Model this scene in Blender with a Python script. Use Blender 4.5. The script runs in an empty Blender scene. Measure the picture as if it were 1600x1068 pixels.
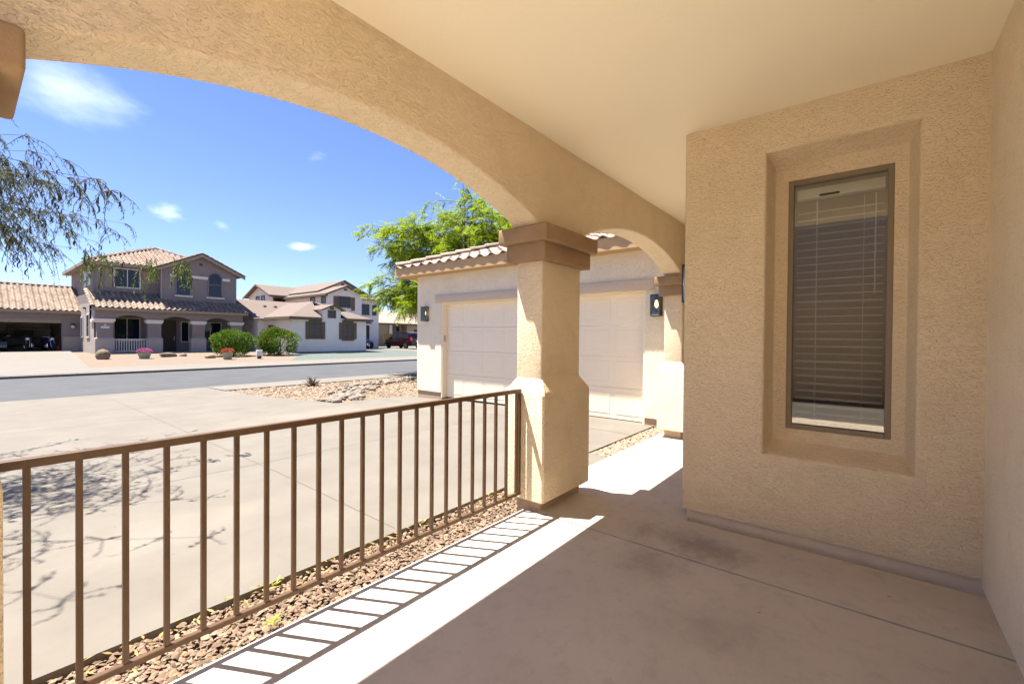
import bpy, bmesh, math, random
import numpy as np
from mathutils import Vector, Matrix
PI = math.pi
rnd = random.Random(7)
SC = bpy.context.scene
COL = SC.collection

# ------------------------------------------------------------------ camera
H = 1.42
f_px = 690.0
az, pt, rl = math.radians(38.7), math.radians(0.6), math.radians(0.45)
F = Vector((math.cos(az)*math.cos(pt), math.sin(az)*math.cos(pt), -math.sin(pt)))
R0 = Vector((math.sin(az), -math.cos(az), 0)); U0 = R0.cross(F)
RR = math.cos(rl)*R0 + math.sin(rl)*U0
UU = math.cos(rl)*U0 - math.sin(rl)*R0
camd = bpy.data.cameras.new('camera'); cam = bpy.data.objects.new('camera', camd); COL.objects.link(cam)
camd.sensor_width = 36.0; camd.lens = f_px/1600*36.0
camd.clip_start = 0.02; camd.clip_end = 3000
m = Matrix.Identity(4)
for i in range(3):
    m[i][0] = RR[i]; m[i][1] = UU[i]; m[i][2] = -F[i]
m[2][3] = H
cam.matrix_world = m
SC.camera = cam

# ------------------------------------------------------------------ light
SUN = Vector((-0.153, 0.288, 0.85)).normalized()        # towards the sun
sl = bpy.data.lights.new('sun', 'SUN'); sl.energy = 2.5; sl.angle = math.radians(0.5); sl.color = (1.0, 0.962, 0.885)
so = bpy.data.objects.new('sun', sl); COL.objects.link(so)
so.rotation_euler = SUN.to_track_quat('Z', 'Y').to_euler()
W = bpy.data.worlds.new('World'); SC.world = W; W.use_nodes = True
nt = W.node_tree; nt.nodes.clear()
def wn(t, **k):
    n = nt.nodes.new(t)
    for a, b in k.items(): setattr(n, a, b)
    return n
sky = wn('ShaderNodeTexSky', sky_type='NISHITA', sun_disc=False, sun_elevation=math.asin(SUN.z),
         sun_rotation=math.atan2(SUN.x, SUN.y), air_density=1.0, dust_density=0.0, ozone_density=2.0, altitude=400)
tc = wn('ShaderNodeTexCoord')
def cloud(direction, size, stretch, scale, lo, hi):
    d = Vector(direction).normalized()
    sub = wn('ShaderNodeVectorMath', operation='SUBTRACT'); nt.links.new(tc.outputs['Generated'], sub.inputs[0]); sub.inputs[1].default_value = d
    mul = wn('ShaderNodeVectorMath', operation='MULTIPLY'); nt.links.new(sub.outputs[0], mul.inputs[0]); mul.inputs[1].default_value = (1/size, 1/size, stretch/size)
    ln = wn('ShaderNodeVectorMath', operation='LENGTH'); nt.links.new(mul.outputs[0], ln.inputs[0])
    mr = wn('ShaderNodeMapRange'); nt.links.new(ln.outputs['Value'], mr.inputs[0])
    mr.inputs[1].default_value = 0; mr.inputs[2].default_value = 1; mr.inputs[3].default_value = 1; mr.inputs[4].default_value = 0
    mp = wn('ShaderNodeVectorMath', operation='MULTIPLY'); nt.links.new(tc.outputs['Generated'], mp.inputs[0]); mp.inputs[1].default_value = (1, 1, 2.2)
    nz = wn('ShaderNodeTexNoise'); nz.inputs['Scale'].default_value = scale; nz.inputs['Detail'].default_value = 7; nz.inputs['Roughness'].default_value = .58
    nt.links.new(mp.outputs[0], nz.inputs['Vector'])
    ad = wn('ShaderNodeMath', operation='ADD'); nt.links.new(mr.outputs[0], ad.inputs[0]); nt.links.new(nz.outputs['Fac'], ad.inputs[1])
    m2 = wn('ShaderNodeMapRange', interpolation_type='SMOOTHSTEP'); nt.links.new(ad.outputs[0], m2.inputs[0])
    m2.inputs[1].default_value = lo; m2.inputs[2].default_value = hi; m2.inputs[3].default_value = 0; m2.inputs[4].default_value = 1
    return m2.outputs[0]
masks = [cloud((0.10, 0.93, 0.365), .17, 1.7, 8, .95, 1.65), cloud((.225, .95, .212), .05, 1.6, 26, .95, 1.6),
         cloud((.43, .83, .345), .07, 1.3, 24, 1.2, 2.1), cloud((.43, .89, .178), .05, 2.8, 26, .88, 1.5), cloud((.30, .93, .2), .05, 1.5, 28, 1.18, 2.0)]
acc = masks[0]
for k in masks[1:]:
    mx = wn('ShaderNodeMath', operation='MAXIMUM'); nt.links.new(acc, mx.inputs[0]); nt.links.new(k, mx.inputs[1]); acc = mx.outputs[0]
cl = wn('ShaderNodeMath', operation='MULTIPLY'); nt.links.new(acc, cl.inputs[0]); cl.inputs[1].default_value = .36
mixc = wn('ShaderNodeMix', data_type='RGBA'); nt.links.new(cl.outputs[0], mixc.inputs[0])
tn = wn('ShaderNodeMix', data_type='RGBA', blend_type='MULTIPLY'); tn.inputs[0].default_value = 1; tn.inputs[7].default_value = (.405, .42, .56, 1)
nt.links.new(sky.outputs[0], tn.inputs[6]); nt.links.new(tn.outputs[2], mixc.inputs[6]); mixc.inputs[7].default_value = (5.6, 6.0, 6.6, 1)
bg = wn('ShaderNodeBackground'); nt.links.new(mixc.outputs[2], bg.inputs[0]); bg.inputs[1].default_value = 0.055
wo = wn('ShaderNodeOutputWorld'); nt.links.new(bg.outputs[0], wo.inputs[0])
SC.view_settings.view_transform = 'Standard'; SC.view_settings.look = 'None'
SC.view_settings.exposure = 2.85; SC.view_settings.gamma = 1.0
SC.cycles.max_bounces = 10; SC.cycles.diffuse_bounces = 6; SC.cycles.transparent_max_bounces = 16

# ------------------------------------------------------------------ materials
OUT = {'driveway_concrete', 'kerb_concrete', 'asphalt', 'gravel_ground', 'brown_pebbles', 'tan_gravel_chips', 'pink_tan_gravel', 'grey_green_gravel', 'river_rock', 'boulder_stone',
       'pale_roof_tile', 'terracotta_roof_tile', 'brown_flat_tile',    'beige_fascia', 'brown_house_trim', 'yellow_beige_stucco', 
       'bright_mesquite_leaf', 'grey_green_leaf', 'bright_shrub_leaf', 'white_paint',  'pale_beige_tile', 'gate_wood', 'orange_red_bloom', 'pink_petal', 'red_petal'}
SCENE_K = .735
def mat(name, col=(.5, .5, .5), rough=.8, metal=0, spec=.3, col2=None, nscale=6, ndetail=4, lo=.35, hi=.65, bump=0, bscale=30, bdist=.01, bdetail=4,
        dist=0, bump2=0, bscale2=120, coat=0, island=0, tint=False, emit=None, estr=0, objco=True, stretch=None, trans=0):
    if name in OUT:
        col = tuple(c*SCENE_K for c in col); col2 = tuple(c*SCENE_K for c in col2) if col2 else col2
    M = bpy.data.materials.new(name); M.use_nodes = True
    N = M.node_tree; b = N.nodes['Principled BSDF']
    b.inputs['Base Color'].default_value = (*col, 1); b.inputs['Roughness'].default_value = rough
    b.inputs['Metallic'].default_value = metal; b.inputs['Specular IOR Level'].default_value = spec
    if coat: b.inputs['Coat Weight'].default_value = coat; b.inputs['Coat Roughness'].default_value = .04
    if emit: b.inputs['Emission Color'].default_value = (*emit, 1); b.inputs['Emission Strength'].default_value = estr
    co = N.nodes.new('ShaderNodeTexCoord').outputs['Object']
    if stretch:
        mp = N.nodes.new('ShaderNodeMapping'); mp.inputs['Scale'].default_value = stretch; N.links.new(co, mp.inputs[0]); co = mp.outputs[0]
    cur = None
    if col2:
        nz = N.nodes.new('ShaderNodeTexNoise'); nz.inputs['Scale'].default_value = nscale; nz.inputs['Detail'].default_value = ndetail
        nz.inputs['Roughness'].default_value = .6
        N.links.new(co, nz.inputs['Vector'])
        mr = N.nodes.new('ShaderNodeMapRange'); mr.inputs[1].default_value = lo; mr.inputs[2].default_value = hi
        N.links.new(nz.outputs['Fac'], mr.inputs[0])
        mx = N.nodes.new('ShaderNodeMix'); mx.data_type = 'RGBA'
        mx.inputs[6].default_value = (*col, 1); mx.inputs[7].default_value = (*col2, 1)
        N.links.new(mr.outputs[0], mx.inputs[0]); cur = mx.outputs[2]
    if island or tint:
        hs = N.nodes.new('ShaderNodeHueSaturation')
        if cur: N.links.new(cur, hs.inputs['Color'])
        else: hs.inputs['Color'].default_value = (*col, 1)
        if island:
            g = N.nodes.new('ShaderNodeNewGeometry'); src = g.outputs['Random Per Island']
        else:
            a = N.nodes.new('ShaderNodeAttribute'); a.attribute_name = 'tint'; src = a.outputs['Fac']
        k = island or .25
        mr = N.nodes.new('ShaderNodeMapRange'); mr.inputs[3].default_value = 1-k; mr.inputs[4].default_value = 1+k
        N.links.new(src, mr.inputs[0]); N.links.new(mr.outputs[0], hs.inputs['Value'])
        mh = N.nodes.new('ShaderNodeMath'); mh.operation = 'MULTIPLY'; mh.inputs[1].default_value = 17.31; N.links.new(src, mh.inputs[0])
        fr = N.nodes.new('ShaderNodeMath'); fr.operation = 'FRACT'; N.links.new(mh.outputs[0], fr.inputs[0])
        m3 = N.nodes.new('ShaderNodeMapRange'); m3.inputs[3].default_value = .485; m3.inputs[4].default_value = .515; N.links.new(fr.outputs[0], m3.inputs[0])
        N.links.new(m3.outputs[0], hs.inputs['Hue'])
        cur = hs.outputs[0]
    if cur: N.links.new(cur, b.inputs['Base Color'])
    if bump:
        nz = N.nodes.new('ShaderNodeTexNoise'); nz.inputs['Scale'].default_value = bscale; nz.inputs['Detail'].default_value = bdetail
        nz.inputs['Distortion'].default_value = dist; N.links.new(co, nz.inputs['Vector'])
        bp = N.nodes.new('ShaderNodeBump'); bp.inputs['Strength'].default_value = bump; bp.inputs['Distance'].default_value = bdist
        N.links.new(nz.outputs['Fac'], bp.inputs['Height']); last = bp
        if bump2:
            n2 = N.nodes.new('ShaderNodeTexNoise'); n2.inputs['Scale'].default_value = bscale2; n2.inputs['Detail'].default_value = 3; N.links.new(co, n2.inputs['Vector'])
            b2 = N.nodes.new('ShaderNodeBump'); b2.inputs['Strength'].default_value = bump2; b2.inputs['Distance'].default_value = bdist*.4
            N.links.new(n2.outputs['Fac'], b2.inputs['Height']); N.links.new(bp.outputs[0], b2.inputs['Normal']); last = b2
        N.links.new(last.outputs[0], b.inputs['Normal'])
    if trans:
        # leaf: part of the light passes through
        t = N.nodes.new('ShaderNodeBsdfTranslucent'); ms = N.nodes.new('ShaderNodeMixShader'); ms.inputs[0].default_value = trans
        if cur: N.links.new(cur, t.inputs[0])
        else: t.inputs[0].default_value = (*col, 1)
        out = N.nodes['Material Output']; N.links.new(b.outputs[0], ms.inputs[1]); N.links.new(t.outputs[0], ms.inputs[2]); N.links.new(ms.outputs[0], out.inputs[0])
    return M

def stucco(name, col, col2, s=1.0):
    """skip-trowel stucco: flattened lumps with torn edges, over fine sand"""
    M = mat(name, col, .92, spec=.15, col2=col2, nscale=2.2, lo=.3, hi=.7)
    N = M.node_tree; b = N.nodes['Principled BSDF']
    co = N.nodes.new('ShaderNodeTexCoord').outputs['Object']
    mp = N.nodes.new('ShaderNodeMapping'); mp.inputs['Scale'].default_value = (1, 1, 2.7); N.links.new(co, mp.inputs[0])
    def noise(vec, sc, det, rough, dist):
        n = N.nodes.new('ShaderNodeTexNoise'); n.inputs['Scale'].default_value = sc; n.inputs['Detail'].default_value = det
        n.inputs['Roughness'].default_value = rough; n.inputs['Distortion'].default_value = dist; N.links.new(vec, n.inputs['Vector']); return n.outputs['Fac']
    def ramp(x, lo, hi):
        r = N.nodes.new('ShaderNodeMapRange'); r.interpolation_type = 'SMOOTHSTEP'; r.inputs[1].default_value = lo; r.inputs[2].default_value = hi; N.links.new(x, r.inputs[0]); return r.outputs[0]
    def bump(h, st, d, prev=None):
        n = N.nodes.new('ShaderNodeBump'); n.inputs['Strength'].default_value = st; n.inputs['Distance'].default_value = d; N.links.new(h, n.inputs['Height'])
        if prev: N.links.new(prev, n.inputs['Normal'])
        return n.outputs[0]
    cur = b.inputs['Base Color'].links[0].from_socket
    for sc, lo, hi, amt, k in ((.9, .42, .66, .5, .88), (7, .5, .72, .4, .86), (40, .54, .72, .22, .84)):
        mx = N.nodes.new('ShaderNodeMix'); mx.data_type = 'RGBA'; mx.inputs[7].default_value = (col2[0]*k, col2[1]*k*.985, col2[2]*k*.96, 1)
        ml = N.nodes.new('ShaderNodeMath'); ml.operation = 'MULTIPLY'; ml.inputs[1].default_value = amt
        N.links.new(ramp(noise(co, sc, 5, .65, .3), lo, hi), ml.inputs[0]); N.links.new(ml.outputs[0], mx.inputs[0]); N.links.new(cur, mx.inputs[6]); cur = mx.outputs[2]
    N.links.new(cur, b.inputs['Base Color'])
    a = bump(noise(co, 3.2, 2, .5, 0), .8*s, .02)
    a = bump(ramp(noise(mp.outputs[0], 34, 2.5, .55, 1.2), .38, .60), .55*s, .004, a)
    a = bump(ramp(noise(mp.outputs[0], 13, 2, .5, 2.2), .46, .54), .85*s, .005, a)
    a = bump(noise(co, 85, 6, .75, .4), 1.0*s, .0055, a)
    N.links.new(a, b.inputs['Normal'])
    return M

def glass(name, tint=(.8, .8, .78), base=.07):
    M = bpy.data.materials.new(name); M.use_nodes = True; N = M.node_tree; N.nodes.clear()
    t = N.nodes.new('ShaderNodeBsdfTransparent'); t.inputs[0].default_value = (*tint, 1)
    g = N.nodes.new('ShaderNodeBsdfGlossy'); g.inputs['Roughness'].default_value = .005
    fr = N.nodes.new('ShaderNodeFresnel'); fr.inputs[0].default_value = 1.5
    ad = N.nodes.new('ShaderNodeMath'); ad.operation = 'ADD'; ad.inputs[1].default_value = base; N.links.new(fr.outputs[0], ad.inputs[0])
    ms = N.nodes.new('ShaderNodeMixShader'); N.links.new(ad.outputs[0], ms.inputs[0]); N.links.new(t.outputs[0], ms.inputs[1]); N.links.new(g.outputs[0], ms.inputs[2])
    o = N.nodes.new('ShaderNodeOutputMaterial'); N.links.new(ms.outputs[0], o.inputs[0])
    return M

def concrete(name, col, col2, stains=(), fine=.0):
    M = mat(name, col, .85, spec=.25, col2=col2, nscale=1.6, ndetail=7, lo=.3, hi=.7, bump=.25, bscale=60, bdist=.003, bdetail=6)
    N = M.node_tree; b = N.nodes['Principled BSDF']
    cur = b.inputs['Base Color'].links[0].from_socket
    co = N.nodes.new('ShaderNodeTexCoord').outputs['Object']
    # speckles and small blotches
    n = N.nodes.new('ShaderNodeTexNoise'); n.inputs['Scale'].default_value = 9; n.inputs['Detail'].default_value = 8; n.inputs['Roughness'].default_value = .72; N.links.new(co, n.inputs['Vector'])
    mr = N.nodes.new('ShaderNodeMapRange'); mr.inputs[1].default_value = .5; mr.inputs[2].default_value = .78; mr.inputs[4].default_value = .6; N.links.new(n.outputs['Fac'], mr.inputs[0])
    mx = N.nodes.new('ShaderNodeMix'); mx.data_type = 'RGBA'; N.links.new(cur, mx.inputs[6]); mx.inputs[7].default_value = (col[0]*.62, col[1]*.6, col[2]*.58, 1)
    N.links.new(mr.outputs[0], mx.inputs[0]); cur = mx.outputs[2]
    vo = N.nodes.new('ShaderNodeTexVoronoi'); vo.inputs['Scale'].default_value = 6.5; N.links.new(co, vo.inputs['Vector'])
    mv = N.nodes.new('ShaderNodeMapRange'); mv.inputs[1].default_value = .035; mv.inputs[2].default_value = .06; mv.inputs[3].default_value = .7; mv.inputs[4].default_value = 0; N.links.new(vo.outputs['Distance'], mv.inputs[0])
    wn_ = N.nodes.new('ShaderNodeSeparateColor'); N.links.new(vo.outputs['Color'], wn_.inputs[0])
    gt_ = N.nodes.new('ShaderNodeMath'); gt_.operation = 'GREATER_THAN'; gt_.inputs[1].default_value = .86; N.links.new(wn_.outputs[0], gt_.inputs[0])
    mm = N.nodes.new('ShaderNodeMath'); mm.operation = 'MULTIPLY'; N.links.new(mv.outputs[0], mm.inputs[0]); N.links.new(gt_.outputs[0], mm.inputs[1])
    mx = N.nodes.new('ShaderNodeMix'); mx.data_type = 'RGBA'; N.links.new(cur, mx.inputs[6]); mx.inputs[7].default_value = (col[0]*.3, col[1]*.28, col[2]*.26, 1); N.links.new(mm.outputs[0], mx.inputs[0]); cur = mx.outputs[2]
    for (cx_, cy_, sx, sy, amt, tone) in stains:
        sb = N.nodes.new('ShaderNodeVectorMath'); sb.operation = 'SUBTRACT'; N.links.new(co, sb.inputs[0]); sb.inputs[1].default_value = (cx_, cy_, 0)
        ml = N.nodes.new('ShaderNodeVectorMath'); ml.operation = 'MULTIPLY'; N.links.new(sb.outputs[0], ml.inputs[0]); ml.inputs[1].default_value = (1/sx, 1/sy, 0)
        ln = N.nodes.new('ShaderNodeVectorMath'); ln.operation = 'LENGTH'; N.links.new(ml.outputs[0], ln.inputs[0])
        n3 = N.nodes.new('ShaderNodeTexNoise'); n3.inputs['Scale'].default_value = 3.2/max(sx, sy); n3.inputs['Detail'].default_value = 10; n3.inputs['Roughness'].default_value = .68; N.links.new(co, n3.inputs['Vector'])
        a1 = N.nodes.new('ShaderNodeMath'); a1.operation = 'MULTIPLY_ADD'; N.links.new(n3.outputs['Fac'], a1.inputs[0]); a1.inputs[1].default_value = 1.6; N.links.new(ln.outputs['Value'], a1.inputs[2])
        m4 = N.nodes.new('ShaderNodeMapRange'); m4.interpolation_type = 'SMOOTHSTEP'; m4.inputs[1].default_value = .7; m4.inputs[2].default_value = 1.7; m4.inputs[3].default_value = amt; m4.inputs[4].default_value = 0
        N.links.new(a1.outputs[0], m4.inputs[0])
        mx = N.nodes.new('ShaderNodeMix'); mx.data_type = 'RGBA'; N.links.new(cur, mx.inputs[6]); mx.inputs[7].default_value = (*tone, 1)
        N.links.new(m4.outputs[0], mx.inputs[0]); cur = mx.outputs[2]
    N.links.new(cur, b.inputs['Base Color'])
    return M

ST = stucco('tan_stucco', (.86, .715, .51), (.82, .68, .48))
STL = stucco('pale_stucco', (.91, .80, .61), (.88, .77, .58), .9)
TRIM = mat('brown_trim_stucco', (.33, .225, .135), .9, spec=.15, col2=(.28, .18, .105), nscale=5, bump=.5, bscale=110, bdist=.004)
CEIL = mat('smooth_cream_ceiling', (.92, .85, .68), .85, spec=.15, col2=(.90, .825, .655), nscale=.8, ndetail=7, bump=.3, bscale=60, bdist=.004, bdetail=7)
FOOT = mat('stem_wall_concrete', (.42, .31, .21), .9, col2=(.36, .26, .17), nscale=8, bump=.4, bscale=80, bdist=.004)
LINT = mat('pale_brown_lintel_stucco', (.60, .485, .365), .9, spec=.15, col2=(.56, .45, .335), nscale=5, bump=.4, bscale=110, bdist=.003)
STEM = mat('pale_stem_wall', (.74, .62, .48), .9, col2=(.68, .56, .43), nscale=6, bump=.35, bscale=70, bdist=.004)
BOUNCE_PAVE = concrete('pale_bounce_paving', (.74, .62, .48), (.68, .56, .43))  # paving of the unseen court added for bounce light
BOUNCE_WALL = stucco('cream_bounce_stucco', (.85, .71, .52), (.82, .68, .49))  # end wall of the added, unseen court
DOORM = mat('cream_door_paint', (.88, .765, .58), .55, spec=.3, col2=(.86, .745, .56), nscale=3, bump=.08, bscale=60, bdist=.002, stretch=(1, 1, 6))
RAILM = mat('brown_rail_paint', (.105, .057, .026), .45, spec=.4, col2=(.082, .043, .019), nscale=14, bump=.12, bscale=90, bdist=.002)
CONC = concrete('driveway_concrete', (.216, .19, .157), (.176, .152, .124), stains=((4.5, 8.5, 2.5, 1.5, .25, (.26,.215,.165)), (1.0, 4.2, 1.2, .6, .3, (.25,.21,.17))))
SLAB = concrete('porch_concrete', (.52, .46, .378), (.46, .40, .325),
                stains=((3.12, .78, .34, .42, .5, (.15, .13, .115)), (2.75, 1.05, .42, .35, .45, (.22, .185, .155)), (3.2, 1.25, .3, .3, .45, (.22, .18, .15)), (2.3, .55, .35, .5, .4, (.25, .2, .165)), (1.6, .6, .5, .3, .3, (.27, .22, .19)), (3.2, .9, .3, .45, .5, (.19, .155, .13)), (1.2, 1.0, .4, .25, .25, (.27, .22, .19))))
JOINT = mat('joint_filler', (.16, .13, .10), .95)
KERBM = concrete('kerb_concrete', (.225, .198, .168), (.195, .17, .143))
ROAD = mat('asphalt', (.088, .089, .093), .9, spec=.2, col2=(.108, .108, .11), nscale=1.1, ndetail=8, bump=.4, bscale=220, bdist=.005)
DIRT = mat('gravel_ground', (.29, .215, .155), .95, spec=.1, col2=(.20, .145, .10), nscale=38, ndetail=5, bump=.9, bscale=40, bdist=.02)
PEB = mat('brown_pebbles', (.33, .225, .155), .85, spec=.25, col2=(.235, .155, .10), nscale=5, island=.42)
PEBT = mat('tan_gravel_chips', (.36, .27, .195), .9, spec=.15, island=.38)
YARD = mat('pink_tan_gravel', (.28, .215, .165), .95, spec=.1, col2=(.20, .15, .115), nscale=14, ndetail=7, bump=.8, bscale=18, bdist=.03)
GREEN = mat('grey_green_gravel', (.165, .188, .168), .95, spec=.1, col2=(.12, .138, .122), nscale=9, ndetail=7, bump=.8, bscale=18, bdist=.03)
ROCKM = mat('river_rock', (.31, .255, .205), .8, spec=.25, col2=(.15, .12, .095), nscale=7, island=.3, bump=.4, bscale=16, bdist=.02)
BLD = mat('boulder_stone', (.30, .22, .145), .9, col2=(.19, .14, .095), nscale=5, bump=.7, bscale=8, bdist=.05)
BRONZE = mat('bronze_window_frame', (.23, .178, .125), .5, spec=.4, metal=.2)
BLIND = mat('white_blind', (.86, .82, .74), .55, spec=.35)
ROOM = mat('room_plaster', (.62, .48, .33), .9, col2=(.58, .44, .30), nscale=2)
ROOMF = mat('room_carpet', (.40, .32, .25), .95, col2=(.33, .26, .20), nscale=20)
GL = glass('window_glass', (.88, .88, .85), .085)
LGL = glass('lamp_glass', (.93, .93, .92), .03)
BLACK = mat('black_metal', (.018, .017, .017), .42, spec=.5, bump=.05, bscale=80, bdist=.002)
BULB = mat('lit_bulb', (.9, .7, .4), .4, emit=(1.0, .72, .34), estr=.8)
STICK = mat('dark_sticker', (.05, .045, .04), .6)
GREY = mat('grey_plastic', (.45, .40, .34), .6)
FASC = mat('tan_fascia', (.50, .325, .165), .8, col2=(.46, .295, .15), nscale=4, bump=.2, bscale=40, bdist=.003)
TILE = mat('pale_roof_tile', (.52, .41, .33), .85, col2=(.44, .33, .25), nscale=7, tint=True, bump=.35, bscale=45, bdist=.006)
TILE1 = mat('terracotta_roof_tile', (.385, .28, .21), .85, col2=(.29, .205, .15), nscale=6, tint=True, bump=.3, bscale=30, bdist=.01)
TILE2 = mat('brown_flat_tile', (.28, .22, .172), .9, col2=(.24, .187, .145), nscale=5, tint=True, bump=.3, bscale=30, bdist=.01)
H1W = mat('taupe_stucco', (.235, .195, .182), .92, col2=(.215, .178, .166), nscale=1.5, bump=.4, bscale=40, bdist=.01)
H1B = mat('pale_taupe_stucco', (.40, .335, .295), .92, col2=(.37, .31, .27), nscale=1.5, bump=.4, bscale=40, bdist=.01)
H1T = mat('offwhite_trim', (.66, .60, .54), .8, col2=(.62, .56, .50), nscale=3)
H1F = mat('beige_fascia', (.40, .32, .245), .8, col2=(.37, .30, .225), nscale=3)
H2W = mat('cream_grey_stucco', (.76, .69, .61), .92, col2=(.72, .655, .58), nscale=1.2, bump=.3, bscale=40, bdist=.01)
H2T = mat('brown_house_trim', (.20, .145, .10), .85, col2=(.18, .13, .09), nscale=4)
H3W = mat('yellow_beige_stucco', (.52, .42, .27), .92, col2=(.48, .385, .245), nscale=1.2)
WINM = mat('dark_window_pane', (.012, .016, .026), .06, spec=.35)
DARK = mat('dark_bins_and_shade', (.06, .052, .045), .9, col2=(.045, .04, .035), nscale=2)  # bins and cabinet doors; also paints the shade of porch openings
DOORD = mat('dark_wood_door', (.055, .035, .025), .6, col2=(.075, .05, .035), nscale=3, stretch=(8, 8, 1))
BARK = mat('mesquite_bark', (.085, .062, .045), .95, col2=(.14, .105, .08), nscale=12, bump=.8, bscale=14, bdist=.03, stretch=(3, 3, .6))
TWIG = mat('thin_twig', (.10, .08, .06), .9, col2=(.07, .055, .04), nscale=10)
LEAFG = mat('bright_mesquite_leaf', (.295, .39, .014), .6, spec=.3, island=.35, trans=.45)
LEAFD = mat('grey_green_leaf', (.15, .185, .085), .6, spec=.3, island=.4, trans=.35)
LEAFSUN = mat('sunlit_tree_leaf', (.13, .18, .035), .6, spec=.3, island=.4, trans=.4)  # same leaves as the crown, sunlight put into a greener colour
POD = mat('dark_seed_pod', (.045, .035, .03), .7, island=.3)
LEAFS = mat('bright_shrub_leaf', (.15, .26, .015), .55, spec=.35, island=.55, trans=.2)
FLO = mat('orange_red_bloom', (.60, .12, .05), .6, island=.25, trans=.3)
PINK = mat('pink_petal', (.75, .12, .45), .6, island=.2, trans=.3)
REDP = mat('red_petal', (.75, .08, .06), .6, island=.2, trans=.3)
POT = mat('grey_green_pot', (.30, .31, .235), .8, col2=(.25, .26, .19), nscale=6)
POT2 = mat('tan_clay_pot', (.36, .32, .20), .8, col2=(.31, .27, .17), nscale=6)
SOIL = mat('potting_soil', (.05, .035, .025), .95)
WHITE = mat('white_paint', (.80, .79, .77), .5)
AGA = mat('dark_agave_leaf', (.11, .065, .05), .55, col2=(.16, .12, .07), nscale=5, island=.3)
CARR = mat('dark_red_paint', (.014, .0012, .003), .3, spec=.4, coat=.4)
CARK = mat('black_car_paint', (.012, .012, .014), .25, spec=.5, coat=1)
RUB = mat('tyre_rubber', (.02, .02, .02), .9)
RIM = mat('alloy_rim', (.62, .62, .64), .3, metal=.9)
CHROME = mat('chrome', (.7, .7, .72), .12, metal=1)
LAMPW = mat('headlight_lens', (.85, .87, .9), .1, spec=.8)
LAMPR = mat('tail_light_lens', (.55, .03, .03), .2, spec=.7)
BLUEP = mat('blue_paint', (.03, .07, .30), .3, coat=.8)
REDPT = mat('red_plastic', (.35, .02, .05), .5)
PURP = mat('dark_purple_paint', (.035, .012, .05), .3, coat=.8)
CARD = mat('cardboard', (.18, .13, .085), .9, col2=(.15, .105, .07), nscale=3)
SHELF = mat('shelf_metal', (.10, .10, .10), .6)
GWALL = mat('garage_plaster', (.30, .26, .21), .9)
WOODG = mat('gate_wood', (.34, .20, .055), .8, col2=(.27, .155, .045), nscale=4, stretch=(8, 8, 1))
WEED = mat('weed_blade', (.32, .36, .05), .6, island=.25, trans=.4)
LITTER = mat('dry_leaf_litter', (.26, .18, .06), .8, island=.4)

# ------------------------------------------------------------------ mesh helpers
OFF = {}
class MB:
    def __init__(s): s.v = []; s.f = []; s.t = []
    def add(s, vs, fs, tint=None):
        b = len(s.v); s.v.extend([tuple(p) for p in vs]); s.f.extend([tuple(b+i for i in q) for q in fs])
        s.t.extend([tint if tint is not None else .5]*len(fs)); return s
    def box(s, a, b, bev=0, seg=2):
        a = [min(p, q) for p, q in zip(a, b)] if True else a
        (x0, y0, z0) = a; (x1, y1, z1) = (max(x0, b[0]), max(y0, b[1]), max(z0, b[2]))
        return s
    def quad(s, p): return s.add(p, [tuple(range(len(p)))])
    def tube(s, pts, rad, n=6, cap=True):
        pts = [Vector(p) for p in pts]; k = len(pts)
        if not hasattr(rad, '__len__'): rad = [rad]*k
        vs = []; up = Vector((0, 0, 1))
        d0 = (pts[1]-pts[0]).normalized(); a = d0.cross(up)
        if a.length < .1: a = d0.cross(Vector((1, 0, 0)))
        a.normalize()
        for i, p in enumerate(pts):
            d = (pts[min(i+1, k-1)]-pts[max(i-1, 0)]).normalized()
            a = (a - d*a.dot(d));  a.normalize(); c = d.cross(a)
            for j in range(n):
                t = 2*PI*j/n; vs.append(p + (a*math.cos(t)+c*math.sin(t))*rad[i])
        fs = [(i*n+j, i*n+(j+1) % n, (i+1)*n+(j+1) % n, (i+1)*n+j) for i in range(k-1) for j in range(n)]
        if cap: fs += [tuple(range(n-1, -1, -1)), tuple((k-1)*n+j for j in range(n))]
        return s.add(vs, fs)
    def lathe(s, prof, c=(0, 0, 0), n=20, axis='z'):
        vs = []
        for r, h in prof:
            for j in range(n):
                t = 2*PI*j/n; p = (r*math.cos(t), r*math.sin(t), h)
                if axis == 'y': p = (p[0], p[2], p[1])
                if axis == 'x': p = (p[2], p[0], p[1])
                vs.append((p[0]+c[0], p[1]+c[1], p[2]+c[2]))
        k = len(prof)
        fs = [(i*n+j, i*n+(j+1) % n, (i+1)*n+(j+1) % n, (i+1)*n+j) for i in range(k-1) for j in range(n)]
        if prof[0][0] > 1e-6: fs.append(tuple(range(n-1, -1, -1)))
        if prof[-1][0] > 1e-6: fs.append(tuple((k-1)*n+j for j in range(n)))
        return s.add(vs, fs)
    def prism(s, poly, d):
        """poly: list of 3-D points in a plane, d: extrusion vector"""
        n = len(poly); d = Vector(d); p = [Vector(q) for q in poly]
        return s.add(p+[q+d for q in p], [tuple(range(n-1, -1, -1)), tuple(range(n, 2*n))] + [(i, (i+1) % n, n+(i+1) % n, n+i) for i in range(n)])
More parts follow.
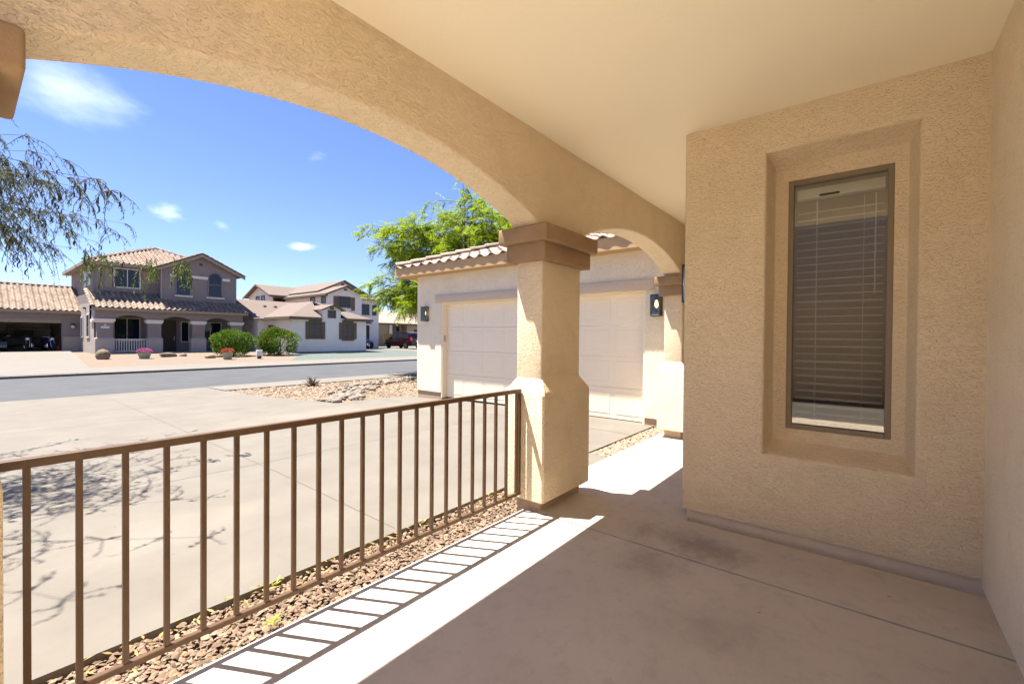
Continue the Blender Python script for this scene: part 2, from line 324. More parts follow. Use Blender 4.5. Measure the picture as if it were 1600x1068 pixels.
def _box(s, a, b, bev=0, seg=2):
    x0, x1 = sorted((a[0], b[0])); y0, y1 = sorted((a[1], b[1])); z0, z1 = sorted((a[2], b[2]))
    vs = [(x, y, z) for x in (x0, x1) for y in (y0, y1) for z in (z0, z1)]
    fs = [(0, 1, 3, 2), (4, 6, 7, 5), (0, 4, 5, 1), (2, 3, 7, 6), (0, 2, 6, 4), (1, 5, 7, 3)]
    if not bev: return s.add(vs, fs)
    bm = bmesh.new(); bv = [bm.verts.new(v) for v in vs]
    for q in fs: bm.faces.new([bv[i] for i in q])
    bmesh.ops.bevel(bm, geom=list(bm.edges)[:], offset=bev, segments=seg, profile=.5, affect='EDGES')
    bm.verts.index_update()
    s.add([v.co[:] for v in bm.verts], [[v.index for v in q.verts] for q in bm.faces]); bm.free(); return s
MB.box = _box

def link(name, mesh, parent=None, root=None):
    o = bpy.data.objects.new(name, mesh); COL.objects.link(o)
    if parent: o.parent = parent
    return o
def build(name, mb, material, parent=None, smooth=False, world=True, recalc=True):
    """one mesh object; vertices given in world space are re-based on the thing's origin"""
    off = OFF.get(parent.name, Vector((0, 0, 0))) if (parent and world) else Vector((0, 0, 0))
    me = bpy.data.meshes.new(name)
    me.from_pydata([(p[0]-off.x, p[1]-off.y, p[2]-off.z) for p in mb.v], [], mb.f)
    if any(t != .5 for t in mb.t):
        at = me.attributes.new('tint', 'FLOAT', 'FACE'); at.data.foreach_set('value', mb.t)
    me.materials.append(material)
    if recalc:
        bm = bmesh.new(); bm.from_mesh(me); bmesh.ops.recalc_face_normals(bm, faces=bm.faces); bm.to_mesh(me); bm.free()
    if smooth:
        me.polygons.foreach_set('use_smooth', [True]*len(me.polygons))
        if smooth != True:
            me.set_sharp_from_angle(angle=math.radians(smooth))
    o = link(name, me, parent)
    if parent: OFF[o.name] = off
    return o
def tag(o, label, cat, group=None, kind=None):
    if label: o['label'] = label
    if cat: o['category'] = cat
    if group: o['group'] = group
    if kind: o['kind'] = kind
    return o
def thing(name, label, cat, loc=(0, 0, 0), group=None, rz=0):
    o = bpy.data.objects.new(name, None); COL.objects.link(o); o.location = loc; o.rotation_euler = (0, 0, rz)
    o.empty_display_size = .1
    OFF[o.name] = Vector(loc); return tag(o, label, cat, group)
def structure(name, mb, material, smooth=False, kind='structure', label=None, cat=None, parent=None):
    o = build(name, mb, material, parent, smooth)
    o['kind'] = kind
    if label: o['label'] = label
    if cat: o['category'] = cat
    return o
def copy_tree(o, parent=None):
    c = o.copy(); COL.objects.link(c); c.parent = parent
    for ch in list(o.children): copy_tree(ch, c)
    return c

# ------------------------------------------------------------------ terrain
ZP = [(-400, -.1), (5, -.1), (16.2, -.28), (26.5, -.2), (38, .1), (900, .1)]
def zg(y): return float(np.interp(y, [a for a, b in ZP], [b for a, b in ZP]))
BR = [5, 16.2, 26.5, 38]
def clipy(poly, lo, hi):
    for val, sgn in ((lo, 1), (hi, -1)):
        out = []
        for i, p in enumerate(poly):
            q = poly[(i+1) % len(poly)]
            a, b = sgn*(p[1]-val), sgn*(q[1]-val)
            if a >= 0: out.append(p)
            if a*b < 0:
                t = a/(a-b); out.append((p[0]+t*(q[0]-p[0]), p[1]+t*(q[1]-p[1])))
        poly = out
        if not poly: return []
    return poly
def sheet(poly, dz, thick=0, mb=None):
    mb = mb or MB(); cuts = [-1e4]+BR+[1e4]
    for lo, hi in zip(cuts, cuts[1:]):
        pl = clipy(poly, lo, hi)
        if len(pl) < 3: continue
        top = [(x, y, zg(y)+dz) for x, y in pl]
        if thick: mb.prism(top, (0, 0, -thick))
        else: mb.quad(top)
    return mb
g = MB()
ys = [-300, -2]+[5, 16.2, 26.5, 38]+[900]
for a, b in zip(ys, ys[1:]):
    g.quad([(-600, a, zg(a)-.06), (900, a, zg(a)-.06), (900, b, zg(b)-.06), (-600, b, zg(b)-.06)])
structure('ground', g, DIRT)
# street and the rolled kerbs with walks on both sides
structure('road', sheet([(-120, 16.72), (160, 16.72), (160, 24.2), (-120, 24.2)], -.015), ROAD)
structure('near_sidewalk', sheet([(5.0, 15.15), (160, 15.15), (160, 16.72), (5.0, 16.72)], .012, .2), KERBM)
structure('far_sidewalk', sheet([(-120, 24.2), (160, 24.2), (160, 27.4), (-120, 27.4)], .075, .22), KERBM)
# front driveway (one pour) with saw cuts
drive = [(-16, 2.84), (3.62, 2.84), (3.62, 2.86), (7.66, 2.86), (7.66, 9.3), (7.1, 9.75), (5.6, 9.85), (5.15, 12.4), (4.95, 15.2), (5.0, 16.70), (-16, 16.70)]
dw = structure('driveway', sheet(drive, .0, .14), CONC)
jm = MB()
def cut(a, b, w=.010):
    a, b = Vector(a), Vector(b); n = Vector((-(b-a).y, (b-a).x)).normalized()*w/2
    k = max(1, int((b-a).length/1.0))
    pts = [a+(b-a)*i/k for i in range(k+1)]
    sheet([tuple(a-n), tuple(b-n), tuple(b+n), tuple(a+n)], .004, 0, jm)
cut((2.15, 2.9), (2.45, 15.2)); cut((-15, 5.7), (6.62, 5.62)); cut((-15, 10.9), (5.4, 10.7)); cut((6.62, 2.9), (6.62, 9.7), .014)
cut((-1.6, 2.9), (-1.5, 16.5)); cut((3.4, 15.2), (5.5, 10.1), .006)
build('saw_cut', jm, JOINT, dw)
# porch slab in two pours, walk to the front gate
structure('bounce_court_paving', MB().box((-1.6, -.54, -.16), (-.2, 2.20, 0)), BOUNCE_PAVE)  # unseen sunlit court, added to bounce light into the porch
structure('bounce_court_path', MB().box((-4.79, -.54, -.16), (-1.61, 2.20, 0)), CONC)  # added out of view too, darker to dim its reflection in the window
sl_ = structure('porch_slab', MB().box((-.19, -.55, -.16), (2.919, 2.20, 0)).box((2.936, -.56, -.16), (3.548, 2.19, 0)), SLAB)
structure('walkway', MB().box((3.562, 1.1, -.2), (6.9, 2.43, -.03)), SLAB)
structure('walkway_strip', MB().box((3.62, 2.442, -.2), (5.06, 2.845, -.06)), CONC)
structure('ground_under_slab', MB().box((-4.2, -.6, -.17), (7.4, 2.18, -.165)), JOINT)
# neighbour yards and drives
YB = [(3.6, 27.4), (16.5, 27.4), (16.9, 46), (5.0, 46)]
structure('neighbour_yard', sheet(YB, .0), YARD)
structure('neighbour_driveway', sheet([(-8, 24.6), (3.62, 24.6), (3.62, 27.4), (5.0, 45.99), (-8, 45.99)], .082, .2), KERBM)
structure('green_gravel_yard', sheet([(12.5, 27.4), (28.5, 27.4), (27.2, 36), (24.2, 41), (15.8, 41), (15.8, 33)], .006), GREEN)
structure('far_driveway', sheet([(28.5, 27.4), (36.5, 27.4), (40, 49.9), (23.5, 49.9), (24.2, 41), (27.2, 36)], .012), KERBM)

# ------------------------------------------------------------------ gravel (stuff)
def pebble_mesh(pts, size, mbv, flat=.6):
    """irregular low stones at pts"""
    base = [(0, 0, 1), (.85, .2, .35), (.3, .9, .3), (-.6, .7, .4), (-.9, -.3, .3), (-.1, -.95, .35), (.7, -.6, .3), (0, 0, -.4)]
    fs = [(0, 1, 2), (0, 2, 3), (0, 3, 4), (0, 4, 5), (0, 5, 6), (0, 6, 1), (7, 2, 1), (7, 3, 2), (7, 4, 3), (7, 5, 4), (7, 6, 5), (7, 1, 6)]
    for (x, y, z) in pts:
        s = size*rnd.choice((.5, .7, .85, 1, 1.15, 1.5))*rnd.uniform(.85, 1.15); a = rnd.uniform(0, 2*PI); ca, sa = math.cos(a), math.sin(a)
        ex = rnd.uniform(.7, 1.3); fl = flat*rnd.uniform(.7, 1.3); tx, ty = rnd.uniform(-.4, .4), rnd.uniform(-.4, .4)
        vs = []
        for (u, v, w) in base:
            u = u*ex+rnd.uniform(-.18, .18); v = v/ex+rnd.uniform(-.18, .18); w = w*fl+rnd.uniform(-.1, .1)
            w += tx*u+ty*v
            vs.append((x+s*(u*ca-v*sa), y+s*(u*sa+v*ca), z+s*w))
        mbv.add(vs, fs)
def inpoly(x, y, P):
    c = False
    for i in range(len(P)):
        (x1, y1), (x2, y2) = P[i], P[i-1]
        if (y1 > y) != (y2 > y) and x < (x2-x1)*(y-y1)/(y2-y1)+x1: c = not c
    return c
def scatter(P, n, dz):
    xs = [p[0] for p in P]; ysx = [p[1] for p in P]; out = []
    while len(out) < n:
        x, y = rnd.uniform(min(xs), max(xs)), rnd.uniform(min(ysx), max(ysx))
        if inpoly(x, y, P): out.append((x, y, zg(y)+dz))
    return out
pm = MB()
strip = [(-1.2, 2.2), (3.64, 2.2), (3.64, 2.838), (-1.2, 2.838)]
cl_pts = [p for p in scatter(strip, 13500, -.045) if not (2.9 < p[0] < 3.64 and p[1] < 2.36)]
cl_pts = [(x, y, z+rnd.uniform(-.012, .018)) for x, y, z in cl_pts]
pebble_mesh(cl_pts, .0135, pm)
structure('brown_gravel_strip', pm, PEB, kind='stuff', label='brown pebbles filling the strip under the railing', cat='gravel')
pm = MB(); strip2 = [(5.08, 2.45), (6.9, 2.45), (7.45, 2.6), (7.45, 2.86), (5.08, 2.86)]
pebble_mesh(scatter(strip2, 2600, -.03), .018, pm)
structure('tan_gravel_patch', pm, PEBT, kind='stuff', label='small patch of tan gravel beside the garage pillar', cat='gravel')
bed = [(4.96, 15.13), (5.16, 12.4), (5.62, 9.88), (7.1, 9.78), (7.7, 9.3), (16, 9.3), (16, 15.13)]
structure('gravel_bed', sheet(bed, -.02), DIRT)
pm = MB(); pebble_mesh(scatter(bed, 12000, -.02), .028, pm)
structure('tan_gravel_bed', pm, PEBT, kind='stuff', label='tan gravel bed between the driveway and the street', cat='gravel')
# leaf litter and a few weeds along the drive edge
lm = MB()
for _ in range(170):
    x = rnd.uniform(-.4, 3.4); y = 2.82-abs(rnd.gauss(0, .13)); z = -.077; a = rnd.uniform(0, 2*PI); l = rnd.uniform(.015, .035)
    dx, dy = math.cos(a)*l, math.sin(a)*l
    lm.add([(x-dx, y-dy, z), (x+dy*.25, y-dx*.25, z+.006), (x+dx, y+dy, z+rnd.uniform(0, .012)), (x-dy*.25, y+dx*.25, z+.004)], [(0, 1, 2, 3)])
structure('leaf_litter', lm, LITTER, kind='stuff', label='dry yellow leaf litter along the edge of the driveway', cat='leaf litter')
for (x, y, lab) in ((1.02, 2.42, 'small yellow green weed in the pebbles nearest the porch slab'), (1.18, 2.78, 'tiny weed against the driveway edge behind the railing')):
    w = MB()
    for _ in range(16):
        a = rnd.uniform(0, 2*PI); l = rnd.uniform(.03, .075); d = Vector((math.cos(a), math.sin(a), rnd.uniform(.15, .7))).normalized()*l
        n = Vector((-d.y, d.x, 0)).normalized()*.006
        p = Vector((x+rnd.uniform(-.02, .02), y+rnd.uniform(-.02, .02), -.09))
        w.add([p-n*.4, p+d*.6-n, p+d, p+d*.6+n], [(0, 1, 2, 3)])
    tag(build('weed', w, WEED, recalc=False), lab, 'weed', 'weeds in the gravel strip')

# ------------------------------------------------------------------ the house with the porch
house = thing('porch_house', 'tan stucco house with an arched porch and side entry garage', 'house', (3.66, 1.13, 0))
ZC = 3.06
# ceiling and the roof over it, cut short out of view to let sun in
build('ceiling', MB().box((.3, -.56, ZC), (7.5, 2.07, ZC+.05)), CEIL, house)
roofm = MB()
roofm.prism([(.28, 2.62, 3.13), (.28, -.7, 4.24), (.28, -.7, 4.39), (.28, 2.62, 3.28)], (6.62, 0, 0))
roofm.prism([(.28, -.7, 4.24), (.28, -6, 3.1), (.28, -6, 3.25), (.28, -.7, 4.39)], (6.62, 0, 0))
roofm.box((.3, -.69, ZC+.06), (7.4, -.56, 4.2))
build('porch_roof', roofm, TILE, house)
build('porch_fascia', MB().box((-.9, 2.55, 2.88), (6.9, 2.59, 3.13)).box((-.9, 2.32, 2.90), (6.9, 2.55, 2.92)), FASC, house)
# window wall with its recess
Y0, Y1, XW = -.54, 1.13, 3.66
ry0, ry1, rz0, rz1 = -.243, .577, .588, 2.772
XR = XW+.25
def ring_wall():
    """front face with a rounded opening back to XR, then the recessed face with the window hole"""
    mb = MB(); r = .028
    outer = [(Y0-.1, .058), (Y1, .058), (Y1, ZC+.02), (Y0-.1, ZC+.02)]
    def rect(y0, y1, z0, z1): return [(y0, z0), (y1, z0), (y1, z1), (y0, z1)]
    prof = []
    for k in range(6):
        t = k/5*PI/2
        prof.append((XW+r*(1-math.sin(PI/2-t)) if False else XW+r*(1-math.cos(t)), r*(1-math.sin(t))))
    rings = [[(XW, y, z) for y, z in outer]]
    for x, d in prof: rings.append([(x, y, z) for y, z in rect(ry0-d, ry1+d, rz0-d, rz1+d)])
    # slightly battered reveal
    i0, i1, i2, i3 = -.213, .556, .655, 2.722
    rings.append([(XR-.014, y, z) for y, z in rect(i0, i1, i2, i3)])
    rings.append([(XR-.004, y, z) for y, z in rect(i0+.004, i1-.004, i2+.004, i3-.004)])
    rings.append([(XR, y, z) for y, z in rect(i0+.014, i1-.014, i2+.014, i3-.014)])
    wy0, wy1, wz0, wz1 = -.139, .469, .75, 2.61
    rings.append([(XR, y, z) for y, z in rect(wy0, wy1, wz0, wz1)])
    rings.append([(XR+.07, y, z) for y, z in rect(wy0, wy1, wz0, wz1)])
    vs = [p for q in rings for p in q]; fs = []
    for i in range(len(rings)-1):
        for j in range(4):
            fs.append((i*4+j, (i+1)*4+j, (i+1)*4+(j+1) % 4, i*4+(j+1) % 4))
    mb.add(vs, fs)
    # rounded outside corner and the return along the entry
    b = .025; pr = [(XW, Y1-b)]
    vs = []; n = 5
    for k in range(n+1):
        t = k/n*PI/2
        vs.append((XW+b*(1-math.cos(t)) , Y1+b*math.sin(t)))
    vs.append((7.5, Y1+b))
    mb.add([(x, y, z) for x, y in vs for z in (.058, ZC+.02)], [(2*i, 2*i+2, 2*i+3, 2*i+1) for i in range(len(vs)-1)])
    # drip lip underneath
    mb.box((XW, Y0-.1, .05), (XW+.05, Y1+.025, .058))
    return mb
ww = build('window_wall', ring_wall(), ST, house, smooth=50, recalc=False)
build('stem_wall', MB().box((XW+.02, Y0-.1, -.1), (XW+.3, Y1-.01, .05)).box((XW+.3, Y1-.3, -.1), (7.5, Y1-.01, .05)), STEM, house)
# side wall; beyond it, unseen court walls added to bounce light
build('side_wall', MB().box((.3, Y0-.25, 0), (XW+.3, Y0, ZC+.02)), STL, house)
build('bounce_side_wall', MB().box((-4.79, Y0-.25, -.1), (.29, Y0-.01, 3.3)), LINT, house)
build('bounce_end_wall', MB().box((-5.05, -5, -.1), (-4.8, 2.9, 4.5)), BOUNCE_WALL, house)  # unseen, added tall to keep sky out of the window reflection
# window
A0, A1, Z0, Z1 = -.139, .469, .75, 2.61
win = build('window', MB().box((XR+.012, A0, Z0), (XR+.07, A0+.034, Z1), .003, 1).box((XR+.012, A1-.034, Z0), (XR+.07, A1, Z1), .003, 1)
            .box((XR+.012, A0+.034, Z0), (XR+.07, A1-.034, Z0+.034), .003, 1).box((XR+.012, A0+.034, Z1-.034), (XR+.07, A1-.034, Z1), .003, 1), BRONZE, house)
build('pane', MB().box((XR+.045, A0+.03, Z0+.03), (XR+.050, A1-.03, Z1-.03)), GL, win)
build('sticker', MB().box((XR+.0415, .16, 2.475), (XR+.0445, .28, 2.490)), STICK, win)
room = MB()
room.quad([(XW+.34, -1.4, .0), (6.6, -1.4, .0), (6.6, 1.08, .0), (XW+.34, 1.08, .0)])
build('room_floor', room, ROOMF, house, recalc=False)
room = MB()
room.quad([(6.6, -1.4, 0), (6.6, 1.08, 0), (6.6, 1.08, 2.75), (6.6, -1.4, 2.75)]).quad([(XW+.34, -1.4, 0), (6.6, -1.4, 0), (6.6, -1.4, 2.75), (XW+.34, -1.4, 2.75)])
room.quad([(XW+.34, 1.08, 0), (6.6, 1.08, 0), (6.6, 1.08, 2.75), (XW+.34, 1.08, 2.75)]).quad([(XW+.34, -1.4, 2.75), (6.6, -1.4, 2.75), (6.6, 1.08, 2.75), (XW+.34, 1.08, 2.75)])
room.quad([(XW+.34, -1.4, 0), (XW+.34, -.139, 0), (XW+.34, -.139, 2.75), (XW+.34, -1.4, 2.75)]).quad([(XW+.34, .469, 0), (XW+.34, 1.08, 0), (XW+.34, 1.08, 2.75), (XW+.34, .469, 2.75)])
build('room_wall', room, ROOM, house, recalc=False)
# beam over the arches
def arch_z(x):
    half, rise, zs = 1.43, .29, 2.34
    Rr = (half*half+rise*rise)/(2*rise)
    for c in (1.48, 5.01):
        d = x-c
        if abs(d) <= half: return zs + math.sqrt(Rr*Rr-d*d)-(Rr-rise)
    return 2.29
def beam():
    mb = MB(); xs = [-.9, .045]
    for c in (1.48, 5.01):
        xs += [c-1.43-.001]+[c-1.43+2.86*i/64 for i in range(65)]+[c+1.43+.001]
    xs += [7.5]; xs = sorted(set(xs)); sec = []
    ya, yb = 2.06, 2.32
    for x in xs:
        z = arch_z(x)
        r = .02
        pts = [(ya, ZC+.06), (ya, z+r)]+[(ya+r*(1-math.cos(t)), z+r*(1-math.sin(t))) for t in (PI/8, PI/4, 3*PI/8, PI/2)]
        pts += [(yb-r*(1-math.sin(t)), z+r*(1-math.cos(t))) for t in (0, PI/8, PI/4, 3*PI/8, PI/2)]+[(yb, ZC+.06)]
        sec.append([(x, y, zz) for y, zz in pts])
    n = len(sec[0]); vs = [p for q in sec for p in q]
    fs = [(i*n+j, i*n+j+1, (i+1)*n+j+1, (i+1)*n+j) for i in range(len(sec)-1) for j in range(n-1)]
    return mb.add(vs, fs)
build('arched_beam', beam(), ST, house, smooth=40)
# pillars
def pillar(x0, x1):
    ya, yb = 2.06, 2.32
    mb = MB().box((x0, ya, .9), (x1, yb, 2.12), .012, 3)
    o = build('pillar', mb, ST, house, smooth=40)
    d = .072; p = MB()
    rings = [(.085, d-.02, .004), (.10, d, 0), (.955, d, 0), (.985, d-.012, 0), (1.075, .004, 0), (1.09, -.004, 0)]
    vs = []
    for z, e, _ in rings:
        c = .014
        X0, X1, A, B = x0-e, x1+e, ya-e, yb+e
        vs += [(X0+c, A, z), (X1-c, A, z), (X1, A+c, z), (X1, B-c, z), (X1-c, B, z), (X0+c, B, z), (X0, B-c, z), (X0, A+c, z)]
    fs = [(i*8+j, i*8+(j+1) % 8, (i+1)*8+(j+1) % 8, (i+1)*8+j) for i in range(len(rings)-1) for j in range(8)]+[tuple(range(7, -1, -1)), tuple(range(40, 48))]
    build('base_block', p.add(vs, fs), ST, o, smooth=25)
    build('foot', MB().box((x0+.005, ya+.008, -.12), (x1+.03, yb-.01, .095), .008, 2), FOOT, o, smooth=40)
    build('capital', MB().box((x0-.068, ya-.068, 2.045), (x1+.068, yb+.068, 2.195), .012, 3).box((x0-.118, ya-.118, 2.19), (x1+.118, yb+.118, 2.322), .016, 3), TRIM, o, smooth=40)
    return o
for a, b in ((-.56, .005), (2.96, 3.57), (6.48, 7.09)): pillar(a, b)

# garage wing
GX, GD = 7.5, 7.66
gl = MB()
gw0, gw1, dy0, dy1, dh = 1.15, 9.2, 3.02, 8.28, 2.28
gl.box((GX, gw0, .03), (GD+.2, dy0, 3.02)).box((GX, dy1, .03), (GD+.2, gw1, 3.02)).box((GX, dy0, dh), (GD+.2, dy1, 3.02))
gl.box((GD+.2, gw1-.2, .03), (14.5, gw1, 3.02)).box((14.3, -2, .03), (14.5, gw1-.2, 3.02))
build('garage_wall', gl, STL, house)
build('garage_stem', MB().box((GX+.02, gw0, -.2), (GD+.18, dy0+.02, .03)), FOOT, house)
build('garage_stem', MB().box((GX+.02, dy1-.02, -.2), (GD+.18, gw1-.02, .03)).box((GD+.18, gw1-.2, -.3), (14.4, gw1-.02, .03)), FOOT, house)
build('door_lintel', MB().box((GX-.045, dy0-.16, 2.265), (GX+.02, dy1+.2, 2.455), .012, 2), LINT, house, smooth=40)
build('door_jamb', MB().box((GX+.01, dy0, -.1), (GD+.03, dy0+.035, dh)).box((GX+.01, dy1-.035, -.1), (GD+.03, dy1, dh)).box((GX+.01, dy0+.035, dh-.04), (GD+.03, dy1-.035, dh)), DOORM, house)
gd = MB(); zb, zt = -.09, 2.24; nrow = 4; ncol = 8
rh = (zt-zb)/nrow; cw = (dy1-dy0-.07)/ncol
for i in range(nrow):
    z0 = zb+i*rh+.002; z1 = zb+(i+1)*rh-.002
    gd.box((GD, dy0+.035, z0), (GD+.04, dy1-.035, z1), .004, 1)
    for j in range(ncol):
        y0 = dy0+.035+j*cw+.055; y1 = dy0+.035+(j+1)*cw-.055; a0, a1 = z0+.085, z1-.085
        # raised-panel mould: bevelled frame around a field
        e = .03
        q0 = [(GD-.001, y0, a0), (GD-.001, y1, a0), (GD-.001, y1, a1), (GD-.001, y0, a1)]
        q1 = [(GD-.0055, y0+.012, a0+.012), (GD-.0055, y1-.012, a0+.012), (GD-.0055, y1-.012, a1-.012), (GD-.0055, y0+.012, a1-.012)]
        q2 = [(GD-.003, y0+e, a0+e), (GD-.003, y1-e, a0+e), (GD-.003, y1-e, a1-e), (GD-.003, y0+e, a1-e)]
        gd.add(q0+q1+q2, [(k, (k+1) % 4, 4+(k+1) % 4, 4+k) for k in range(4)]+[(4+k, 4+(k+1) % 4, 8+(k+1) % 4, 8+k) for k in range(4)]+[(8, 9, 10, 11)])
build('garage_door', gd, DOORM, house, recalc=False)
build('door_seal', MB().box((GD-.005, dy0+.035, -.11), (GD+.03, dy1-.035, -.09)), RUB, house)
build('keypad', MB().box((GX+.06, dy1-.052, 1.30), (GX+.12, dy1-.034, 1.45), .005, 1), GREY, house)

def tile_field(mb, origin, u, v, nU, nV, uw, vl, P=None, amp=.05, flip=False, su=6, lift=.03):
    """S-tiles laid on a slope: u along the eave, v up the slope; P clips in (u,v)"""
    o = Vector(origin); u = Vector(u).normalized(); v = Vector(v).normalized(); n = u.cross(v)
    if n.z < 0: n = -n
    for r in range(nV):
        for c in range(nU):
            uc, vc = (c+.5)*uw, (r+.5)*vl
            if P and not inpoly(uc, vc, P): continue
            t = rnd.random(); du = rnd.uniform(-.006, .006)
            vs = []
            for (vv, hh) in ((r*vl-.04, lift+.012), ((r+1)*vl, .012)):
                for k in range(su+1):
                    s = k/su
                    prof = amp*(math.sin(PI*min(1, s/.62)) if s < .62 else -.25*math.sin(PI*(s-.62)/.38))
                    vs.append(o+u*(c*uw+s*uw+du)+v*vv+n*(hh+prof))
            fs = [(k, k+1, su+2+k, su+1+k) for k in range(su)]
            # front edge of the tile
            b = len(vs)
            vs += [p-n*.022 for p in vs[:su+1]]
            fs += [(b+k, b+k+1, k+1, k) for k in range(su)]
            mb.add(vs, fs, t)
    return mb
def cap_row(mb, a, b, r=.11, L=.38):
    a, b = Vector(a), Vector(b); d = b-a; n = max(1, int(d.length/L)); d /= n
    side = d.cross(Vector((0, 0, 1))).normalized(); up = side.cross(d).normalized()
    for i in range(n):
        vs = []; p0, p1 = a+d*i-d*.12, a+d*(i+1)
        for p, rr, h in ((p0, r*1.06, .035), (p1, r*.94, .01)):
            for k in range(7):
                t = PI*k/6; vs.append(p+side*math.cos(t)*rr+up*(math.sin(t)*rr*.75+h))
        b0 = len(vs); vs += [q-up*.02 for q in vs[:7]]
        mb.add(vs, [(k, k+1, 8+k, 7+k) for k in range(6)]+[(b0+k, b0+k+1, k+1, k) for k in range(6)], rnd.random())
    return mb
# garage hip roof: eave corner (6.95, 9.62), slope 1:3
ex, ey, ez, sl3 = 7.2, 9.72, 3.17, 1/3
cs = math.hypot(1, sl3)
hl = 3.9
rm = MB()
Pf = [(0, 0), (0, 0), (8.6, 0), (8.6, hl*cs), (hl, hl*cs)]
tile_field(rm, (ex, ey, ez), (0, -1, 0), (1, 0, sl3), 26, 11, .33, .37, [(-.2, -.2), (8.6, -.2), (8.6, hl*cs), (hl-.1, hl*cs)], .055)
tile_field(rm, (ex, ey, ez), (1, 0, 0), (0, -1, sl3), 24, 11, .33, .37, [(-.2, -.2), (8, -.2), (8, 0), (8-hl, hl*cs), (hl, hl*cs)], .055)
gr = build('garage_roof', rm, TILE, house, recalc=False)
build('hip_cap', cap_row(cap_row(MB(), (ex+.05, ey-.05, ez+.09), (ex+hl, ey-hl, ez+hl*sl3+.1)), (ex+hl, ey-hl, ez+hl*sl3+.1), (ex+hl, 1, ez+hl*sl3+.1)), TILE, gr, recalc=False)
dk = MB()
dk.quad([(ex, ey, ez), (ex+hl, ey-hl, ez+hl*sl3), (ex+hl, .8, ez+hl*sl3), (ex, .8, ez)]).quad([(ex, ey, ez), (ex+8, ey, ez), (ex+8-hl, ey-hl, ez+hl*sl3), (ex+hl, ey-hl, ez+hl*sl3)])
dk.quad([(ex+hl, ey-hl, ez+hl*sl3), (ex+8-hl, ey-hl, ez+hl*sl3), (ex+8, .8, ez), (ex+hl, .8, ez+hl*sl3)])
build('roof_deck', dk, H2T, gr, recalc=False)
build('garage_fascia', MB().box((ex-.02, .9, ez-.2), (ex+.03, ey+.02, ez+.035)).box((ex+.03, ey-.03, ez-.2), (15, ey+.02, ez+.035))
      .box((ex+.03, .9, ez-.2), (GX+.02, ey-.03, ez-.17)).box((GX+.02, gw1-.02, ez-.2), (15, ey-.03, ez-.17)), FASC, house)

# window blind (hangs inside)
bl = thing('window_blind', 'white horizontal slat blind hanging behind the recessed porch window', 'window blind', (XR+.16, .16, .80))
bx = XR+.16
slat = MB()
zz = .86; k = 0
while zz < 2.44:
    tl = math.radians(9+rnd.uniform(-1.5, 1.5)); sag = rnd.uniform(-.002, .002)
    dx, dz = .025*math.cos(tl), .025*math.sin(tl)
    y0, y1 = -.092+rnd.uniform(-.004, .002), .424+rnd.uniform(-.002, .004)
    vs = []
    for y in (y0, y1):
        vs += [(bx-dx, y, zz-dz+sag), (bx, y, zz+.003), (bx+dx, y, zz+dz-sag), (bx+dx, y, zz+dz+.003-sag), (bx, y, zz+.006), (bx-dx, y, zz-dz+.003+sag)]
    slat.add(vs, [(0, 1, 7, 6), (1, 2, 8, 7), (2, 3, 9, 8), (3, 4, 10, 9), (4, 5, 11, 10), (5, 0, 6, 11), (0, 5, 4, 1), (1, 4, 3, 2), (6, 7, 10, 11), (7, 8, 9, 10)])
    zz += .0565; k += 1
build('slat', slat, BLIND, bl)
build('headrail', MB().box((bx-.03, -.095, 2.49), (bx+.03, .427, 2.565), .003, 1), BLIND, bl)
build('bottom_rail', MB().box((bx-.027, -.092, .80), (bx+.027, .424, .824), .004, 2), BLIND, bl)
cords = MB()
for y in (.02, .30):
    for dx in (-.028, .028): cords.tube([(bx+dx, y, .83), (bx+dx, y, 2.47)], .0016, 4)
build('ladder_cord', cords, BLIND, bl)
build('tilt_wand', MB().tube([(bx-.04, -.045, 2.46), (bx-.045, -.043, 1.75)], .004, 6), BLIND, bl)

# wall lamps: local frame, wall at x=0, lamp sticks out to -x
def wall_lamp(label, loc, rz=0, hgt=.37, w=.17):
    t = thing('wall_lamp', label, 'wall lamp', loc, 'black glass box lamps by the garage and entry', rz)
    d = .13; h = hgt
    build('backplate', MB().box((-.014, -w/2, 0), (0, w/2, h), .003, 1), BLACK, t, world=False)
    fr = MB().box((-d, -w/2, h-.022), (-.0145, w/2, h), .002, 1).box((-d, -w/2, 0), (-.0145, w/2, .022), .002, 1)
    for y in (-w/2, w/2-.012):
        fr.box((-d, y, .0225), (-d+.012, y+.012, h-.0225))
    build('frame', fr, BLACK, t, world=False)
    g_ = MB().box((-d+.002, -w/2+.0125, .0225), (-d+.004, w/2-.0125, h-.0225))
    for y in (-w/2+.002, w/2-.004): g_.box((-d+.0125, y, .0225), (-.0145, y+.002, h-.0225))
    build('glass', g_, LGL, t, world=False)
    build('socket', MB().lathe([(.016, h-.022), (.016, h-.09), (.012, h-.095)], (-.065, 0, 0), 12), BLACK, t, world=False)
    build('bulb', MB().lathe([(.012, h-.096), (.022, h-.125), (.030, h-.165), (.026, h-.20), (.012, h-.222), (.001, h-.228)], (-.065, 0, 0), 14), BULB, t, smooth=True, world=False)
    return t
wall_lamp('lit black box lamp on the left end of the garage wall', (GX, 8.83, 1.815))
wall_lamp('lit black box lamp between the garage door and the far pillar', (GX, 2.80, 1.80))
wall_lamp('black entry lamp seen edge on past the window wall corner', (4.09, Y1+.025, 1.74), -PI/2, .34, .15)

